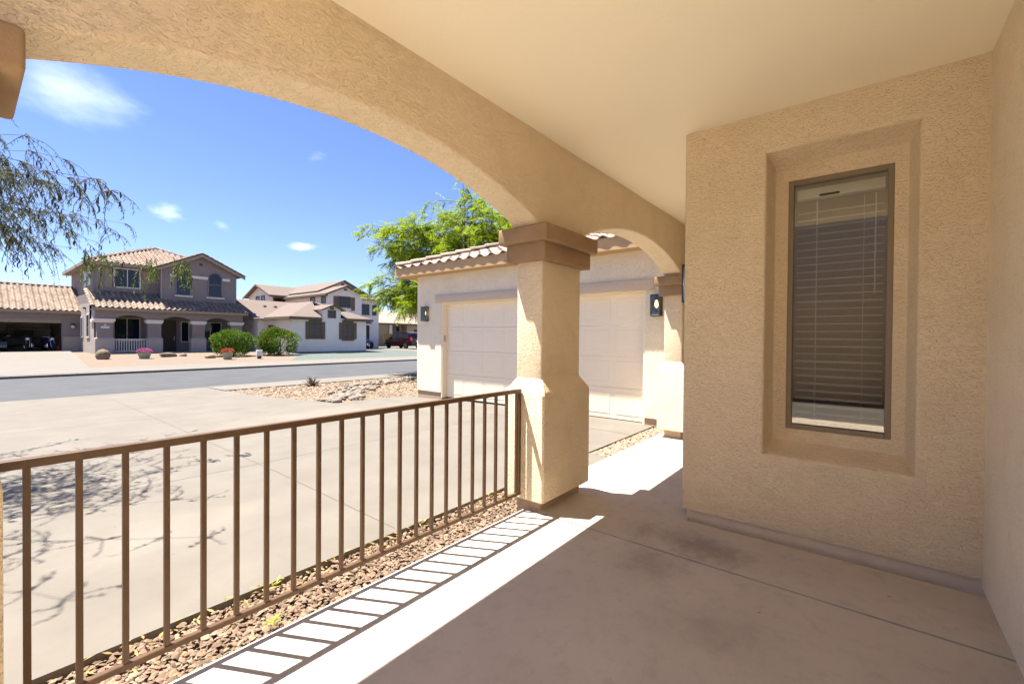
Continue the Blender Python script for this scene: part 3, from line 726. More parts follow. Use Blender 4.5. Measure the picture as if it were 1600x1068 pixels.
# ------------------------------------------------------------------ porch railing
rail = thing('porch_railing', 'brown metal porch railing with square balusters beside the pebble strip', 'railing', (1.4, 2.22, -.08))
yr = 2.22
build('top_rail', MB().box((-.56, yr-.017, .965), (2.885, yr+.017, .997), .004, 2), RAILM, rail)
build('bottom_rail', MB().box((-.56, yr-.013, .125), (2.885, yr+.013, .151), .003, 1), RAILM, rail)
b0 = MB().box((0-.0095, yr-.0095, .1515), (.0095, yr+.0095, .9645))
proto = None
for k in range(-4, 23):
    x = 0.02+.1285*k*1.0
    x = .138-.1285*1+.1285*k
    if x > 2.84: continue
    bmx = MB().box((x-.0095, yr-.0095, .1515), (x+.0095, yr+.0095, .9645))
    if proto is None: proto = build('baluster', bmx, RAILM, rail); px0 = x
    else:
        c = proto.copy(); COL.objects.link(c); c.parent = rail; c.location = (x-px0, 0, 0)
build('end_post', MB().box((2.862, yr-.011, .126), (2.884, yr+.011, .964)), RAILM, rail)

# ------------------------------------------------------------------ generic house bits
def window(parent, x0, x1, z0, z1, y, frame, fw=.07, mull=1, bars=0, arch=0, depth=.05):
    """front-facing (towards -y) window on plane y"""
    def top(xm): return z1
    fr = MB(); pane = MB()
    if arch:
        pts = [(x0, z0), (x1, z0)]; c = (x0+x1)/2; rr = (x1-x0)/2; zc = z1-rr*arch
        n = 14
        arc = [(c+rr*math.cos(PI*i/n), zc+rr*arch*math.sin(PI*i/n)) for i in range(n+1)]
        poly = [(x0, z0), (x1, z0)]+arc
        pane.prism([(x, y-.02, z) for x, z in poly], (0, .01, 0))
        k = fw
        arc2 = [(c+(rr+k)*math.cos(PI*i/n), zc+(rr+k)*math.sin(PI*i/n)*arch) for i in range(n+1)]
        for i in range(n):
            fr.prism([(arc[i][0], y-depth, arc[i][1]), (arc2[i][0], y-depth, arc2[i][1]), (arc2[i+1][0], y-depth, arc2[i+1][1]), (arc[i+1][0], y-depth, arc[i+1][1])], (0, depth, 0))
        fr.box((x0-k, y-depth, z0), (x0, y, zc)).box((x1, y-depth, z0), (x1+k, y, zc))
    else:
        pane.box((x0, y-.02, z0), (x1, y-.01, z1))
        fr.box((x0-fw, y-depth, z0-fw), (x0, y, z1+fw)).box((x1, y-depth, z0-fw), (x1+fw, y, z1+fw)).box((x0, y-depth, z0-fw), (x1, y, z0)).box((x0, y-depth, z1), (x1, y, z1+fw))
    ms = MB(); ms_n = 0
    for i in range(mull):
        xm = x0+(x1-x0)*(i+1)/(mull+1); fr.box((xm-.025, y-.045, z0+.002), (xm+.025, y-.021, z1-(.3 if arch else .002)))
    for i in range(bars):
        zm = z0+(z1-z0)*(i+1)/(bars+1); fr.box((x0+.002, y-.04, zm-.018), (x1-.002, y-.0215, zm+.018))
    w = build('window', fr, frame, parent)
    build('pane', pane, WINM, w)
    return w
def side_window(parent, x, y0, y1, z0, z1, frame, fw=.08):
    """window on a wall facing -x"""
    fr = MB().box((x-.05, y0-fw, z0-fw), (x, y0, z1+fw)).box((x-.05, y1, z0-fw), (x, y1+fw, z1+fw)).box((x-.05, y0, z0-fw), (x, y1, z0)).box((x-.05, y0, z1), (x, y1, z1+fw))
    w = build('window', fr, frame, parent); build('pane', MB().box((x-.02, y0, z0), (x-.01, y1, z1)), WINM, w); return w

# ------------------------------------------------------------------ neighbour house one (taupe, two storeys)
A = thing('taupe_house', 'two storey taupe stucco house with tiled roofs and an arched front porch', 'house', (5.6, 40, .1))
g0 = .0
wl = MB()
# lower storey behind the porch, and both upper blocks
wl.box((5.6, 42.2, g0), (14.5, 52, 4.3))
wl.box((5.602, 40.42, g0), (5.95, 42.2, 2.4)) if False else None
wl.box((5.75, 42.05, 4.3), (9.4, 51.5, 6.5))
pent = [(9.4, 41.2, 3.9), (14.45, 41.2, 3.9), (14.45, 41.2, 6.4), (11.92, 41.2, 7.62), (9.4, 41.2, 6.4)]
wl.prism(pent, (0, 9.8, 0))
build('wall', wl, H1W, A)
# side wall, pale lower storey
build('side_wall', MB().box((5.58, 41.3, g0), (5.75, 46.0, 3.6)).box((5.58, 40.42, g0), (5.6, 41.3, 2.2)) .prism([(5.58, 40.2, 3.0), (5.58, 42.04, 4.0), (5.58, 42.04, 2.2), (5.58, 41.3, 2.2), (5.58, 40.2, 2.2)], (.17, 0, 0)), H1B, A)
# porch front with segmental arches
def porch_front():
    mb = MB(); cols = [(5.62, 6.52), (8.30, 9.16), (10.98, 11.87), (13.6, 14.5)]; ya, yb = 40.0, 40.4
    pts = []
    for (a0, a1), (b0_, b1) in zip(cols, cols[1:]):
        xa, xb = a1, b0_; c = (xa+xb)/2; h = (xb-xa)/2
        for i in range(17):
            x = xa+(xb-xa)*i/16; pts.append((x, 2.48+.27*(1-((x-c)/h)**2)))
    full = [(5.6, 2.42)]+[(5.62, 2.42), (6.519, 2.42)]+pts+[(13.601, 2.42), (14.5, 2.42)]
    n = len(full)
    vs = [(x, ya, z) for x, z in full]+[(x, ya, 3.16) for x, z in full]+[(x, yb, z) for x, z in full]+[(x, yb, 3.16) for x, z in full]
    fs = []
    for i in range(n-1):
        fs += [(i, i+1, n+i+1, n+i), (2*n+i, 3*n+i, 3*n+i+1, 2*n+i+1), (i, 2*n+i, 2*n+i+1, i+1)]
    fs += [(0, n, 3*n, 2*n), (n-1, 3*n-1, 4*n-1, 2*n-1)]
    mb.add(vs, fs)
    return mb, cols
pf, cols = porch_front()
build('porch_front', pf, H1W, A)
for a, b in cols:
    c_ = build('porch_pillar', MB().box((a+.04, 40.0, 1.1), (b-.04, 40.42, 2.25)), H1W, A)
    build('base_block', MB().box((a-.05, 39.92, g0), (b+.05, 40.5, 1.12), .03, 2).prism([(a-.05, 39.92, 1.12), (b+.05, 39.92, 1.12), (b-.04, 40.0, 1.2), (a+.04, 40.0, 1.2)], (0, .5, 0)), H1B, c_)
    build('capital', MB().box((a-.08, 39.9, 2.30), (b+.08, 40.5, 2.47), .02, 1).box((a-.02, 39.95, 2.2), (b+.02, 40.45, 2.30)), H1T, c_)
plaque = build('address_plaque', MB().box((5.86, 39.985, 1.82), (6.3, 39.998, 1.95)).prism([(6.0, 39.985, 1.99), (6.16, 39.985, 1.99), (6.08, 39.985, 2.12)], (0, .012, 0)), WHITE, A)
build('side_arch_cap', MB().box((5.50, 40.5, 2.2), (5.62, 41.3, 2.42), .02, 1), H1T, A)
# porch floor, back wall openings
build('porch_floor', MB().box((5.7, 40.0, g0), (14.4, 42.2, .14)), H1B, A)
window(A, 6.9, 8.3, .95, 2.55, 42.19, H1T, .06, 1, 0)
d_ = build('front_door', MB().box((9.55, 42.12, .14), (10.55, 42.19, 2.5), .02, 1), DOORD, A)
build('handle', MB().box((10.36, 42.06, 1.0), (10.42, 42.12, 1.3), .01, 1), CHROME, d_)
window(A, 10.9, 11.35, .9, 2.4, 42.19, H1T, .06, 0, 0)
window(A, 12.1, 13.6, .95, 2.4, 42.19, H1T, .06, 1, 0)
# porch roof (tiles) and the other roofs
pr_ = MB(); sl_p = .5; cp = math.hypot(1, sl_p)
Lp = 2.45*cp
tile_field(pr_, (5.35, 39.6, 3.22), (1, 0, 0), (0, 1, sl_p), 13, 8, .315, .345, None, .085)
tile_field(pr_, (5.35+13*.315, 39.6, 3.22), (1, 0, 0), (0, 1, sl_p), 17, 5, .315, .345, None, .085)
p_ = build('porch_roof', pr_, TILE1, A, recalc=False)
build('roof_deck', MB().prism([(5.4, 39.62, 3.12), (5.4, 42.1, 4.36), (5.4, 42.1, 4.42), (5.4, 39.62, 3.18)], (4.0, 0, 0)).prism([(9.4, 39.62, 3.12), (9.4, 41.25, 3.93), (9.4, 41.25, 3.99), (9.4, 39.62, 3.18)], (5.3, 0, 0)), H1F, p_)
build('eave_fascia', MB().box((5.35, 39.56, 3.02), (14.75, 39.62, 3.2)).box((5.35, 39.62, 3.02), (14.75, 40.0, 3.06)), H1F, A)
cap_ = build('rake_cap', cap_row(MB(), (5.40, 39.6, 3.27), (5.40, 42.15, 4.52), .12, .36), TILE1, p_, recalc=False)
up = MB(); su_ = .43; cu = math.hypot(1, su_)
exl, exr, eyf, ezu = 5.28, 15.0, 41.45, 6.45
tile_field(up, (exl, eyf, ezu), (1, 0, 0), (0, 1, su_), 31, 14, .315, .352, [(-.1, -.1), (9.8, -.1), (5.1, 4.7*cu), (4.7, 4.7*cu)], .085)
ur = build('hip_roof', up, TILE1, A, recalc=False)
ap = (exl+4.75, eyf+4.75, ezu+4.75*su_)
dk = MB()
dk.quad([(exl, eyf, ezu), (exr, eyf, ezu), (exr-4.7, ap[1], ap[2]), ap]).quad([(exl, eyf, ezu), ap, (exl, ap[1]+5, ezu)]).quad([(exr, eyf, ezu), (exr-4.7, ap[1], ap[2]), (exr, ap[1]+5, ezu)]).quad([ap, (exr-4.7, ap[1], ap[2]), (exr, ap[1]+5, ezu), (exl, ap[1]+5, ezu)])
build('roof_deck', dk, H2T, ur, recalc=False)
build('hip_cap', cap_row(cap_row(cap_row(MB(), (exl, eyf, ezu+.0), (ap[0], ap[1], ap[2]+.02), .17), (ap[0], ap[1], ap[2]+.02), (exr-4.7, ap[1], ap[2]+.02), .17), (exr-4.7, ap[1], ap[2]+.02), (exr, eyf, ezu+.0), .17), TILE1, ur, recalc=False)
build('hip_fascia', MB().box((exl, eyf-.03, ezu-.2), (9.1, eyf+.03, ezu+.02)).box((exl-.03, eyf-.03, ezu-.2), (exl, 52, ezu+.02)).box((exl, eyf+.03, ezu-.2), (9.1, 42.05, ezu-.17)).box((exl, 42.05, ezu-.2), (5.75, 52, ezu-.17)), H1F, A)
# gable roof of the right block
gz = 7.62
gm = MB()
for sgn in (1, -1):
    xe = 11.92+sgn*3.05; ze = gz-.0+.12-3.05*.482
    gm.prism([(11.92, 40.85, gz+.12), (xe, 40.85, ze), (xe, 40.85, ze+.1), (11.92, 40.85, gz+.24)], (0, 9, 0))
gr_ = build('gable_roof', gm, TILE1, A)
fm = MB()
for sgn in (1, -1):
    xe = 11.92+sgn*3.07; ze = gz+.10-3.07*.482
    fm.prism([(11.92, 40.80, gz+.12), (xe, 40.80, ze), (xe, 40.80, ze-.2), (11.92, 40.80, gz-.1)], (0, .05, 0))
build('rake_fascia', fm, H1F, gr_)
cm = MB()
for sgn in (1, -1): cap_row(cm, (11.92+sgn*3.08, 40.87, gz+.18-3.08*.482), (11.92, 40.87, gz+.2), .09, .38)
build('rake_cap', cm, TILE1, gr_, recalc=False)
# windows and trim
window(A, 6.92, 8.28, 4.85, 6.12, 42.05, H1T, .09, 1, 0)
for x0 in (6.36, 8.42): build('shutter', MB().box((x0, 41.99, 4.75), (x0+.42, 42.05, 6.15), .012, 1).box((x0+.06, 41.975, 4.82), (x0+.36, 41.99, 5.4)).box((x0+.06, 41.975, 5.5), (x0+.36, 41.99, 6.08)), H1F, A)
window(A, 10.32, 11.18, 4.5, 6.35, 41.2, H1W, .05, 0, 0, 1)
window(A, 12.45, 13.33, 4.5, 6.38, 41.2, H1W, .05, 0, 1, 1)
for x0, x1 in ((9.92, 10.26), (11.25, 12.38), (13.4, 13.95)): build('trim_band', MB().box((x0, 41.12, 5.82), (x1, 41.2, 6.04), .015, 1), H1T, A)
for x0, x1 in ((10.18, 11.36), (12.25, 13.55)): build('sill', MB().box((x0, 41.08, 4.33), (x1, 41.2, 4.46), .015, 1), H1T, A)
build('gable_vent', MB().box((11.82, 41.17, 6.9), (12.02, 41.2, 7.06)), BLACK, A)
build('corner_trim', MB().box((9.36, 41.17, 3.95), (9.42, 41.2, 6.4)), H1B, A)
for y0, z0, z1 in ((44.6, 4.95, 5.9), (42.9, 4.95, 6.0)): side_window(A, 5.75, y0, y0+.8, z0, z1, H1T, .07)
side_window(A, 5.58, 42.0, 43.0, 1.25, 2.75, H1T, .09); side_window(A, 5.58, 44.6, 45.3, 1.25, 2.6, H1T, .09)
build('wall_vent', MB().box((5.45, 43.4, 3.2), (5.58, 43.7, 3.32)), BLACK, A)
# garage wing of house one
gm = MB().box((4.62, 46, g0), (5.59, 46.3, 3.0)).box((-6, 46, 2.32), (4.62, 46.3, 3.0)).box((-8, 46, g0), (-6, 46.3, 3.0))
build('garage_front', gm, H1W, A)
build('garage_base', MB().box((4.66, 45.95, g0), (5.58, 46.0, 1.2), .01, 1), H1B, A)
build('garage_arch', MB().box((-6, 45.97, 2.2), (4.62, 46.0, 2.45)), H1F, A)
gi = MB()
gi.quad([(-6, 52.5, 0), (5.5, 52.5, 0), (5.5, 52.5, 3), (-6, 52.5, 3)]).quad([(5.55, 46.3, 0), (5.55, 52.5, 0), (5.55, 52.5, 3), (5.55, 46.3, 3)]).quad([(-6, 46.3, 0), (-6, 52.5, 0), (-6, 52.5, 3), (-6, 46.3, 3)]).quad([(-6, 46.3, 2.9), (5.55, 46.3, 2.9), (5.55, 52.5, 2.9), (-6, 52.5, 2.9)])
build('garage_interior', gi, GWALL, A, recalc=False)
build('garage_floor', MB().box((-6, 46.0, g0), (5.5, 52.5, .11)), KERBM, A)
gm = MB(); sg = .52; cg = math.hypot(1, sg)
tile_field(gm, (-4, 45.6, 3.1), (1, 0, 0), (0, 1, sg), 31, 12, .312, .36, None, .085)
gr2 = build('garage_roof', gm, TILE1, A, recalc=False)
build('roof_deck', MB().prism([(-4, 45.62, 3.0), (-4, 49.5, 5.0), (-4, 49.5, 5.08), (-4, 45.62, 3.08)], (9.6, 0, 0)).prism([(-4, 49.5, 5.0), (-4, 53.5, 3.0), (-4, 53.5, 3.08), (-4, 49.5, 5.08)], (9.6, 0, 0)), H2T, gr2)
build('ridge_cap', cap_row(MB(), (-4, 49.45, 5.06), (5.6, 49.45, 5.06), .17), H2T, gr2, recalc=False)
build('garage_fascia', MB().box((-4, 45.56, 2.9), (5.58, 45.62, 3.1)).box((-4, 45.62, 2.9), (5.58, 46.0, 2.93)), H1F, A)
# coach lamp on the garage pier
lt = thing('coach_lamp', 'small dark coach lamp with a white globe beside the open garage', 'wall lamp', (5.2, 46, 2.0))
build('cap', MB().lathe([(.02, .22), (.15, .12), (.15, .08)], (5.2, 45.84, 1.98), 10), BLACK, lt)
build('globe', MB().lathe([(.001, -.16), (.09, -.12), (.12, -.02), (.11, .08)], (5.2, 45.84, 1.98), 10), WHITE, lt, smooth=True)
build('bracket', MB().box((5.15, 45.86, 1.95), (5.25, 46.0, 2.1)), BLACK, lt)
# white porch railing
pr2 = thing('white_railing', 'short white picket railing between the pillars of the taupe house', 'railing', (7.4, 40.1, .1))
build('top_rail', MB().box((6.57, 40.1, 1.02), (8.25, 40.18, 1.10)), H1T, pr2); build('bottom_rail', MB().box((6.57, 40.1, .2), (8.25, 40.18, .27)), H1T, pr2)
for i in range(12): build('picket', MB().box((6.65+i*.135, 40.115, .271), (6.70+i*.135, 40.165, 1.019)), H1T, pr2)
pr3 = thing('dark_railing', 'dark porch railing half hidden behind the round shrub', 'railing', (12.6, 40.1, .1))
build('top_rail', MB().box((11.95, 40.1, 1.02), (13.5, 40.16, 1.08)), BLACK, pr3); build('bottom_rail', MB().box((11.95, 40.1, .2), (13.5, 40.16, .25)), BLACK, pr3)
for i in range(11): build('picket', MB().box((12.0+i*.14, 40.115, .251), (12.03+i*.14, 40.145, 1.019)), BLACK, pr3)

# ------------------------------------------------------------------ neighbour house two (cream grey)
B = thing('cream_house', 'cream grey two storey house with brown shutters and flat tile roofs', 'house', (19.7, 35.4, .05))
wl = MB().box((16.4, 35.4, -.1), (23.0, 41, 2.95))
wl.prism([(15.6, 39.75, -.1), (15.6, 48.2, -.1), (15.6, 48.2, 2.9), (15.6, 43.95, 4.55), (15.6, 39.75, 2.9)], (8, 0, 0))
wl.prism([(18.85, 35.38, 2.7), (20.5, 35.38, 2.7), (20.5, 35.38, 3.65), (19.68, 35.38, 4.0), (18.85, 35.38, 3.65)], (0, 3, 0))
build('wall', wl, H2W, B)
up = MB()
up.prism([(22.4, 41, 2.9), (26.1, 41, 2.9), (26.1, 41, 5.62), (24.25, 41, 6.42), (22.4, 41, 5.62)], (0, 12, 0))
up.prism([(23.1, 44, 2.9), (28.4, 44, 2.9), (28.4, 44, 6.1), (25.7, 44, 7.3), (23.1, 44, 6.1)], (0, 10, 0))
up.prism([(20.95, 50, 2.9), (20.95, 56, 2.9), (20.95, 56, 5.85), (20.95, 53, 7.0), (20.95, 50, 5.85)], (4.5, 0, 0))
up.box((26.1, 42.5, 0), (29.2, 50, 5.4))
build('upper_wall', up, H2W, B)
def slope(mb, pts, t=.08):
    return mb.prism(pts, (0, 0, t))
rf = MB()
# front wing hip
A0, A1, A2 = (15.98, 34.98, 2.86), (23.42, 34.98, 2.86), (19.7, 38.7, 4.42)
slope(rf, [A0, A2, (19.7, 45, 4.42), (15.98, 41, 2.86)]); slope(rf, [A1, (23.42, 41, 2.86), (19.7, 45, 4.42), A2]); slope(rf, [A0, (18.6, 34.98, 2.86), (18.75, 36.1, 3.35), (19.68, 38.7, 4.42)]); slope(rf, [A1, A2, (20.6, 36.1, 3.35), (20.75, 34.98, 2.86)])
# main ridge
slope(rf, [(15.2, 39.4, 2.74), (23.4, 39.4, 2.74), (23.4, 43.95, 4.58), (15.2, 43.95, 4.58)]); slope(rf, [(15.2, 48.6, 2.74), (15.2, 43.95, 4.58), (23.4, 43.95, 4.58), (23.4, 48.6, 2.74)])
# small front gable
slope(rf, [(18.6, 35.05, 3.54), (19.68, 35.05, 4.02), (19.68, 38.4, 4.02), (18.6, 38.0, 3.54)]); slope(rf, [(20.76, 35.05, 3.54), (20.76, 38.0, 3.54), (19.68, 38.4, 4.02), (19.68, 35.05, 4.02)])
# upper gables
slope(rf, [(22.0, 40.6, 5.46), (24.25, 40.6, 6.44), (24.25, 53, 6.44), (22.0, 53, 5.46)]); slope(rf, [(26.5, 40.6, 5.46), (26.5, 53, 5.46), (24.25, 53, 6.44), (24.25, 40.6, 6.44)])
slope(rf, [(22.7, 43.6, 5.93), (25.7, 43.6, 7.32), (25.7, 54, 7.32), (22.7, 54, 5.93)]); slope(rf, [(28.8, 43.6, 5.93), (28.8, 54, 5.93), (25.7, 54, 7.32), (25.7, 43.6, 7.32)])
slope(rf, [(20.5, 49.5, 5.68), (25, 49.5, 5.68), (25, 53, 7.02), (20.5, 53, 7.02)]); slope(rf, [(20.5, 56.5, 5.68), (20.5, 53, 7.02), (25, 53, 7.02), (25, 56.5, 5.68)])
slope(rf, [(26.1, 42.0, 5.35), (29.6, 42.0, 5.35), (29.6, 46, 6.3), (26.1, 46, 6.3)])
slope(rf, [(23.3, 41.2, 2.75), (27.5, 41.2, 2.75), (27.5, 42.9, 3.4), (23.3, 42.9, 3.4)])
build('roof', rf, TILE2, B)
fm = MB().box((15.96, 34.93, 2.72), (18.62, 34.98, 2.9)).box((20.74, 34.93, 2.72), (23.44, 34.98, 2.9)).box((15.93, 34.93, 2.72), (15.98, 39.6, 2.9)).box((15.98, 34.98, 2.72), (18.6, 35.4, 2.75)).box((20.8, 34.98, 2.72), (23.4, 35.4, 2.75)).box((15.98, 35.4, 2.72), (16.4, 39.5, 2.75))
fm.box((20.5, 49.42, 5.55), (25, 49.5, 5.75)).box((21.95, 40.6, 5.33), (22.0, 53, 5.53)).box((22.0, 41, 5.33), (22.4, 53, 5.36))
def rake(mb, y, xa, za, xb, zb, d=.16): mb.prism([(xa, y, za), (xb, y, zb), (xb, y, zb-d), (xa, y, za-d)], (0, .05, 0))
rake(fm, 40.54, 22.0, 5.54, 24.25, 6.52); rake(fm, 40.54, 26.5, 5.54, 24.25, 6.52); rake(fm, 43.54, 22.7, 6.0, 25.7, 7.4); rake(fm, 43.54, 28.8, 6.0, 25.7, 7.4); rake(fm, 35.0, 18.6, 3.62, 19.68, 4.1, .12); rake(fm, 35.0, 20.76, 3.62, 19.68, 4.1, .12)
def rakex(mb, x, ya, za, yb, zb, d=.18): mb.prism([(x, ya, za), (x, yb, zb), (x, yb, zb-d), (x, ya, za-d)], (.05, 0, 0))
rakex(fm, 15.14, 39.4, 2.82, 43.95, 4.66); rakex(fm, 15.14, 48.6, 2.82, 43.95, 4.66); rakex(fm, 20.44, 49.5, 5.76, 53, 7.1); rakex(fm, 20.44, 56.5, 5.76, 53, 7.1)
build('fascia', fm, H2T, B)
build('stem', MB().box((16.38, 35.36, -.15), (23.02, 35.4, .14)), mat('grey_stem', (.25, .26, .25), .9), B)
for x0, x1, bz in ((17.86, 18.68, 0), (20.78, 21.6, 1)):
    window(B, x0, x1, 1.22, 2.52, 35.4, H2T, .07, 1, 3)
    for s0 in (x0-.42, x1+.10): build('shutter', MB().box((s0, 35.34, 1.14), (s0+.32, 35.4, 2.58), .01, 1), H2T, B)
    build('window_head', MB().box((x0-.12, 35.32, 2.6), (x1+.12, 35.4, 2.76)), H2T, B)
    if bz: build('window_sill', MB().box((x0-.15, 35.3, 1.0), (x1+.15, 35.4, 1.15)), H2T, B)
window(B, 19.42, 19.95, 3.02, 3.5, 35.38, H2T, .1, 1, 1)
window(B, 23.5, 24.75, 4.35, 5.3, 41, H2T, .1, 2, 2)
for s0 in (22.98, 24.9): build('shutter', MB().box((s0, 40.94, 4.0), (s0+.4, 41.0, 5.35), .01, 1), H2T, B)
side_window(B, 22.4, 43.6, 44.3, 4.75, 5.3, H2T, .12); side_window(B, 22.4, 41.5, 42.1, 4.75, 5.3, H2T, .12)
side_window(B, 20.95, 53.2, 53.9, 5.2, 5.7, H2T, .12); side_window(B, 20.95, 51.8, 52.5, 5.2, 5.7, H2T, .12)
window(B, 21.2, 22.3, 4.95, 5.45, 50, H2T, .1, 0, 0)
window(B, 27.0, 28.0, 3.7, 4.9, 42.5, H2W, .1, 0, 0); window(B, 28.3, 28.9, 3.7, 4.9, 42.5, H2W, .1, 0, 0)
for xx, zz in ((24.25, 6.08), (25.7, 6.95), (19.68, 3.75)): build('gable_vent', MB().box((xx-.16, (41 if xx < 25 and xx > 20 else 44 if xx > 25 else 35.38)-.06, zz-.1), (xx+.16, (41 if xx < 25 and xx > 20 else 44 if xx > 25 else 35.38), zz+.1)), H2T, B)
build('side_door_recess', MB().box((16.36, 38.8, 0), (16.4, 39.7, 2.3)), DOORD, B)
for x in (17.0, 17.9): build('roof_vent', MB().box((x, 42.2, 3.9), (x+.25, 42.5, 4.12)), H1F, B)
build('opening_shade_panel', MB().box((26.15, 42.46, .1), (28.0, 42.5, 2.6)), DARK, B)  # dark panel on the solid wall paints the shade of a porch

# house three behind the tree
C3 = thing('beige_house', 'yellow beige house far behind the mesquite tree and dark red van', 'house', (40, 50, .1))
build('wall', MB().box((32.4, 51, 0), (60, 62, 3.2)).box((34.3, 50, 0), (36.2, 51, 3.1)).box((38.8, 49.8, 0), (60, 51, 3.3)), H3W, C3)
build('opening_shade_panel', MB().box((32.5, 50.95, .1), (33.5, 51, 2.6)), DARK, C3)  # flat dark panel, shade of a recess put in as colour
build('garage_door', MB().box((40.0, 49.74, .1), (45.0, 49.8, 2.4)), DOORD, C3)
rf = MB(); slope(rf, [(31.8, 49.4, 3.1), (60.5, 49.4, 3.1), (60.5, 56, 5.0), (33, 56, 5.0)], .1); slope(rf, [(31.8, 49.4, 3.1), (33, 56, 5.0), (31.8, 62, 3.1)], .1)
build('roof', rf, mat('pale_beige_tile', (.42, .33, .24), .9, col2=(.36, .28, .2), nscale=3), C3)
build('fascia', MB().box((31.8, 49.34, 2.96), (60, 49.4, 3.16)), H2T, C3)
build('porch_pillar', MB().box((35.9, 49.8, .1), (36.3, 50.0, 3.0)), WHITE, C3)
window(C3, 37.5, 38.3, 1.9, 2.75, 51, H2T, .1, 1, 0)
gt = thing('wooden_gate', 'low yellow brown wooden gate beside the dark red van', 'gate', (35, 48.5, .1))
gm = MB()
for i in range(9): gm.box((34.1+i*.19, 48.5, .15), (34.28+i*.19, 48.54, 1.75+.03*(i % 2)))
build('boards', gm, WOODG, gt); build('brace', MB().box((34.1, 48.54, .4), (35.8, 48.58, .5)).box((34.1, 48.54, 1.4), (35.8, 48.58, 1.5)), WOODG, gt)

# ------------------------------------------------------------------ vehicles (local frame: nose towards +x)
def wheel(parent, x, y, r, w=.22):
    s = 1 if y > 0 else -1
    t = build('wheel', MB().lathe([(r*.62, y-w/2), (r*.93, y-w/2), (r, y-w*.3), (r, y+w*.3), (r*.93, y+w/2), (r*.62, y+w/2)], (x, 0, r), 24, 'y'), RUB, parent, smooth=40, world=False)
    rm_ = MB().lathe([(.02, y+s*w*.38), (r*.2, y+s*w*.40), (r*.24, y+s*w*.25), (r*.56, y+s*w*.3), (r*.64, y+s*w*.48), (r*.66, y+s*w*.45)], (x, 0, r), 24, 'y')
    for k in range(5):
        a = 2*PI*k/5; ca, sa = math.cos(a), math.sin(a)
        p = lambda rr, o: (x+rr*ca-o*sa, y+s*w*.42, r+rr*sa+o*ca)
        rm_.prism([p(.08*r, -.05), p(r*.62, -.035), p(r*.62, .035), p(.08*r, .05)], (0, -s*w*.1, 0))
    build('rim', rm_, RIM, t, world=False)
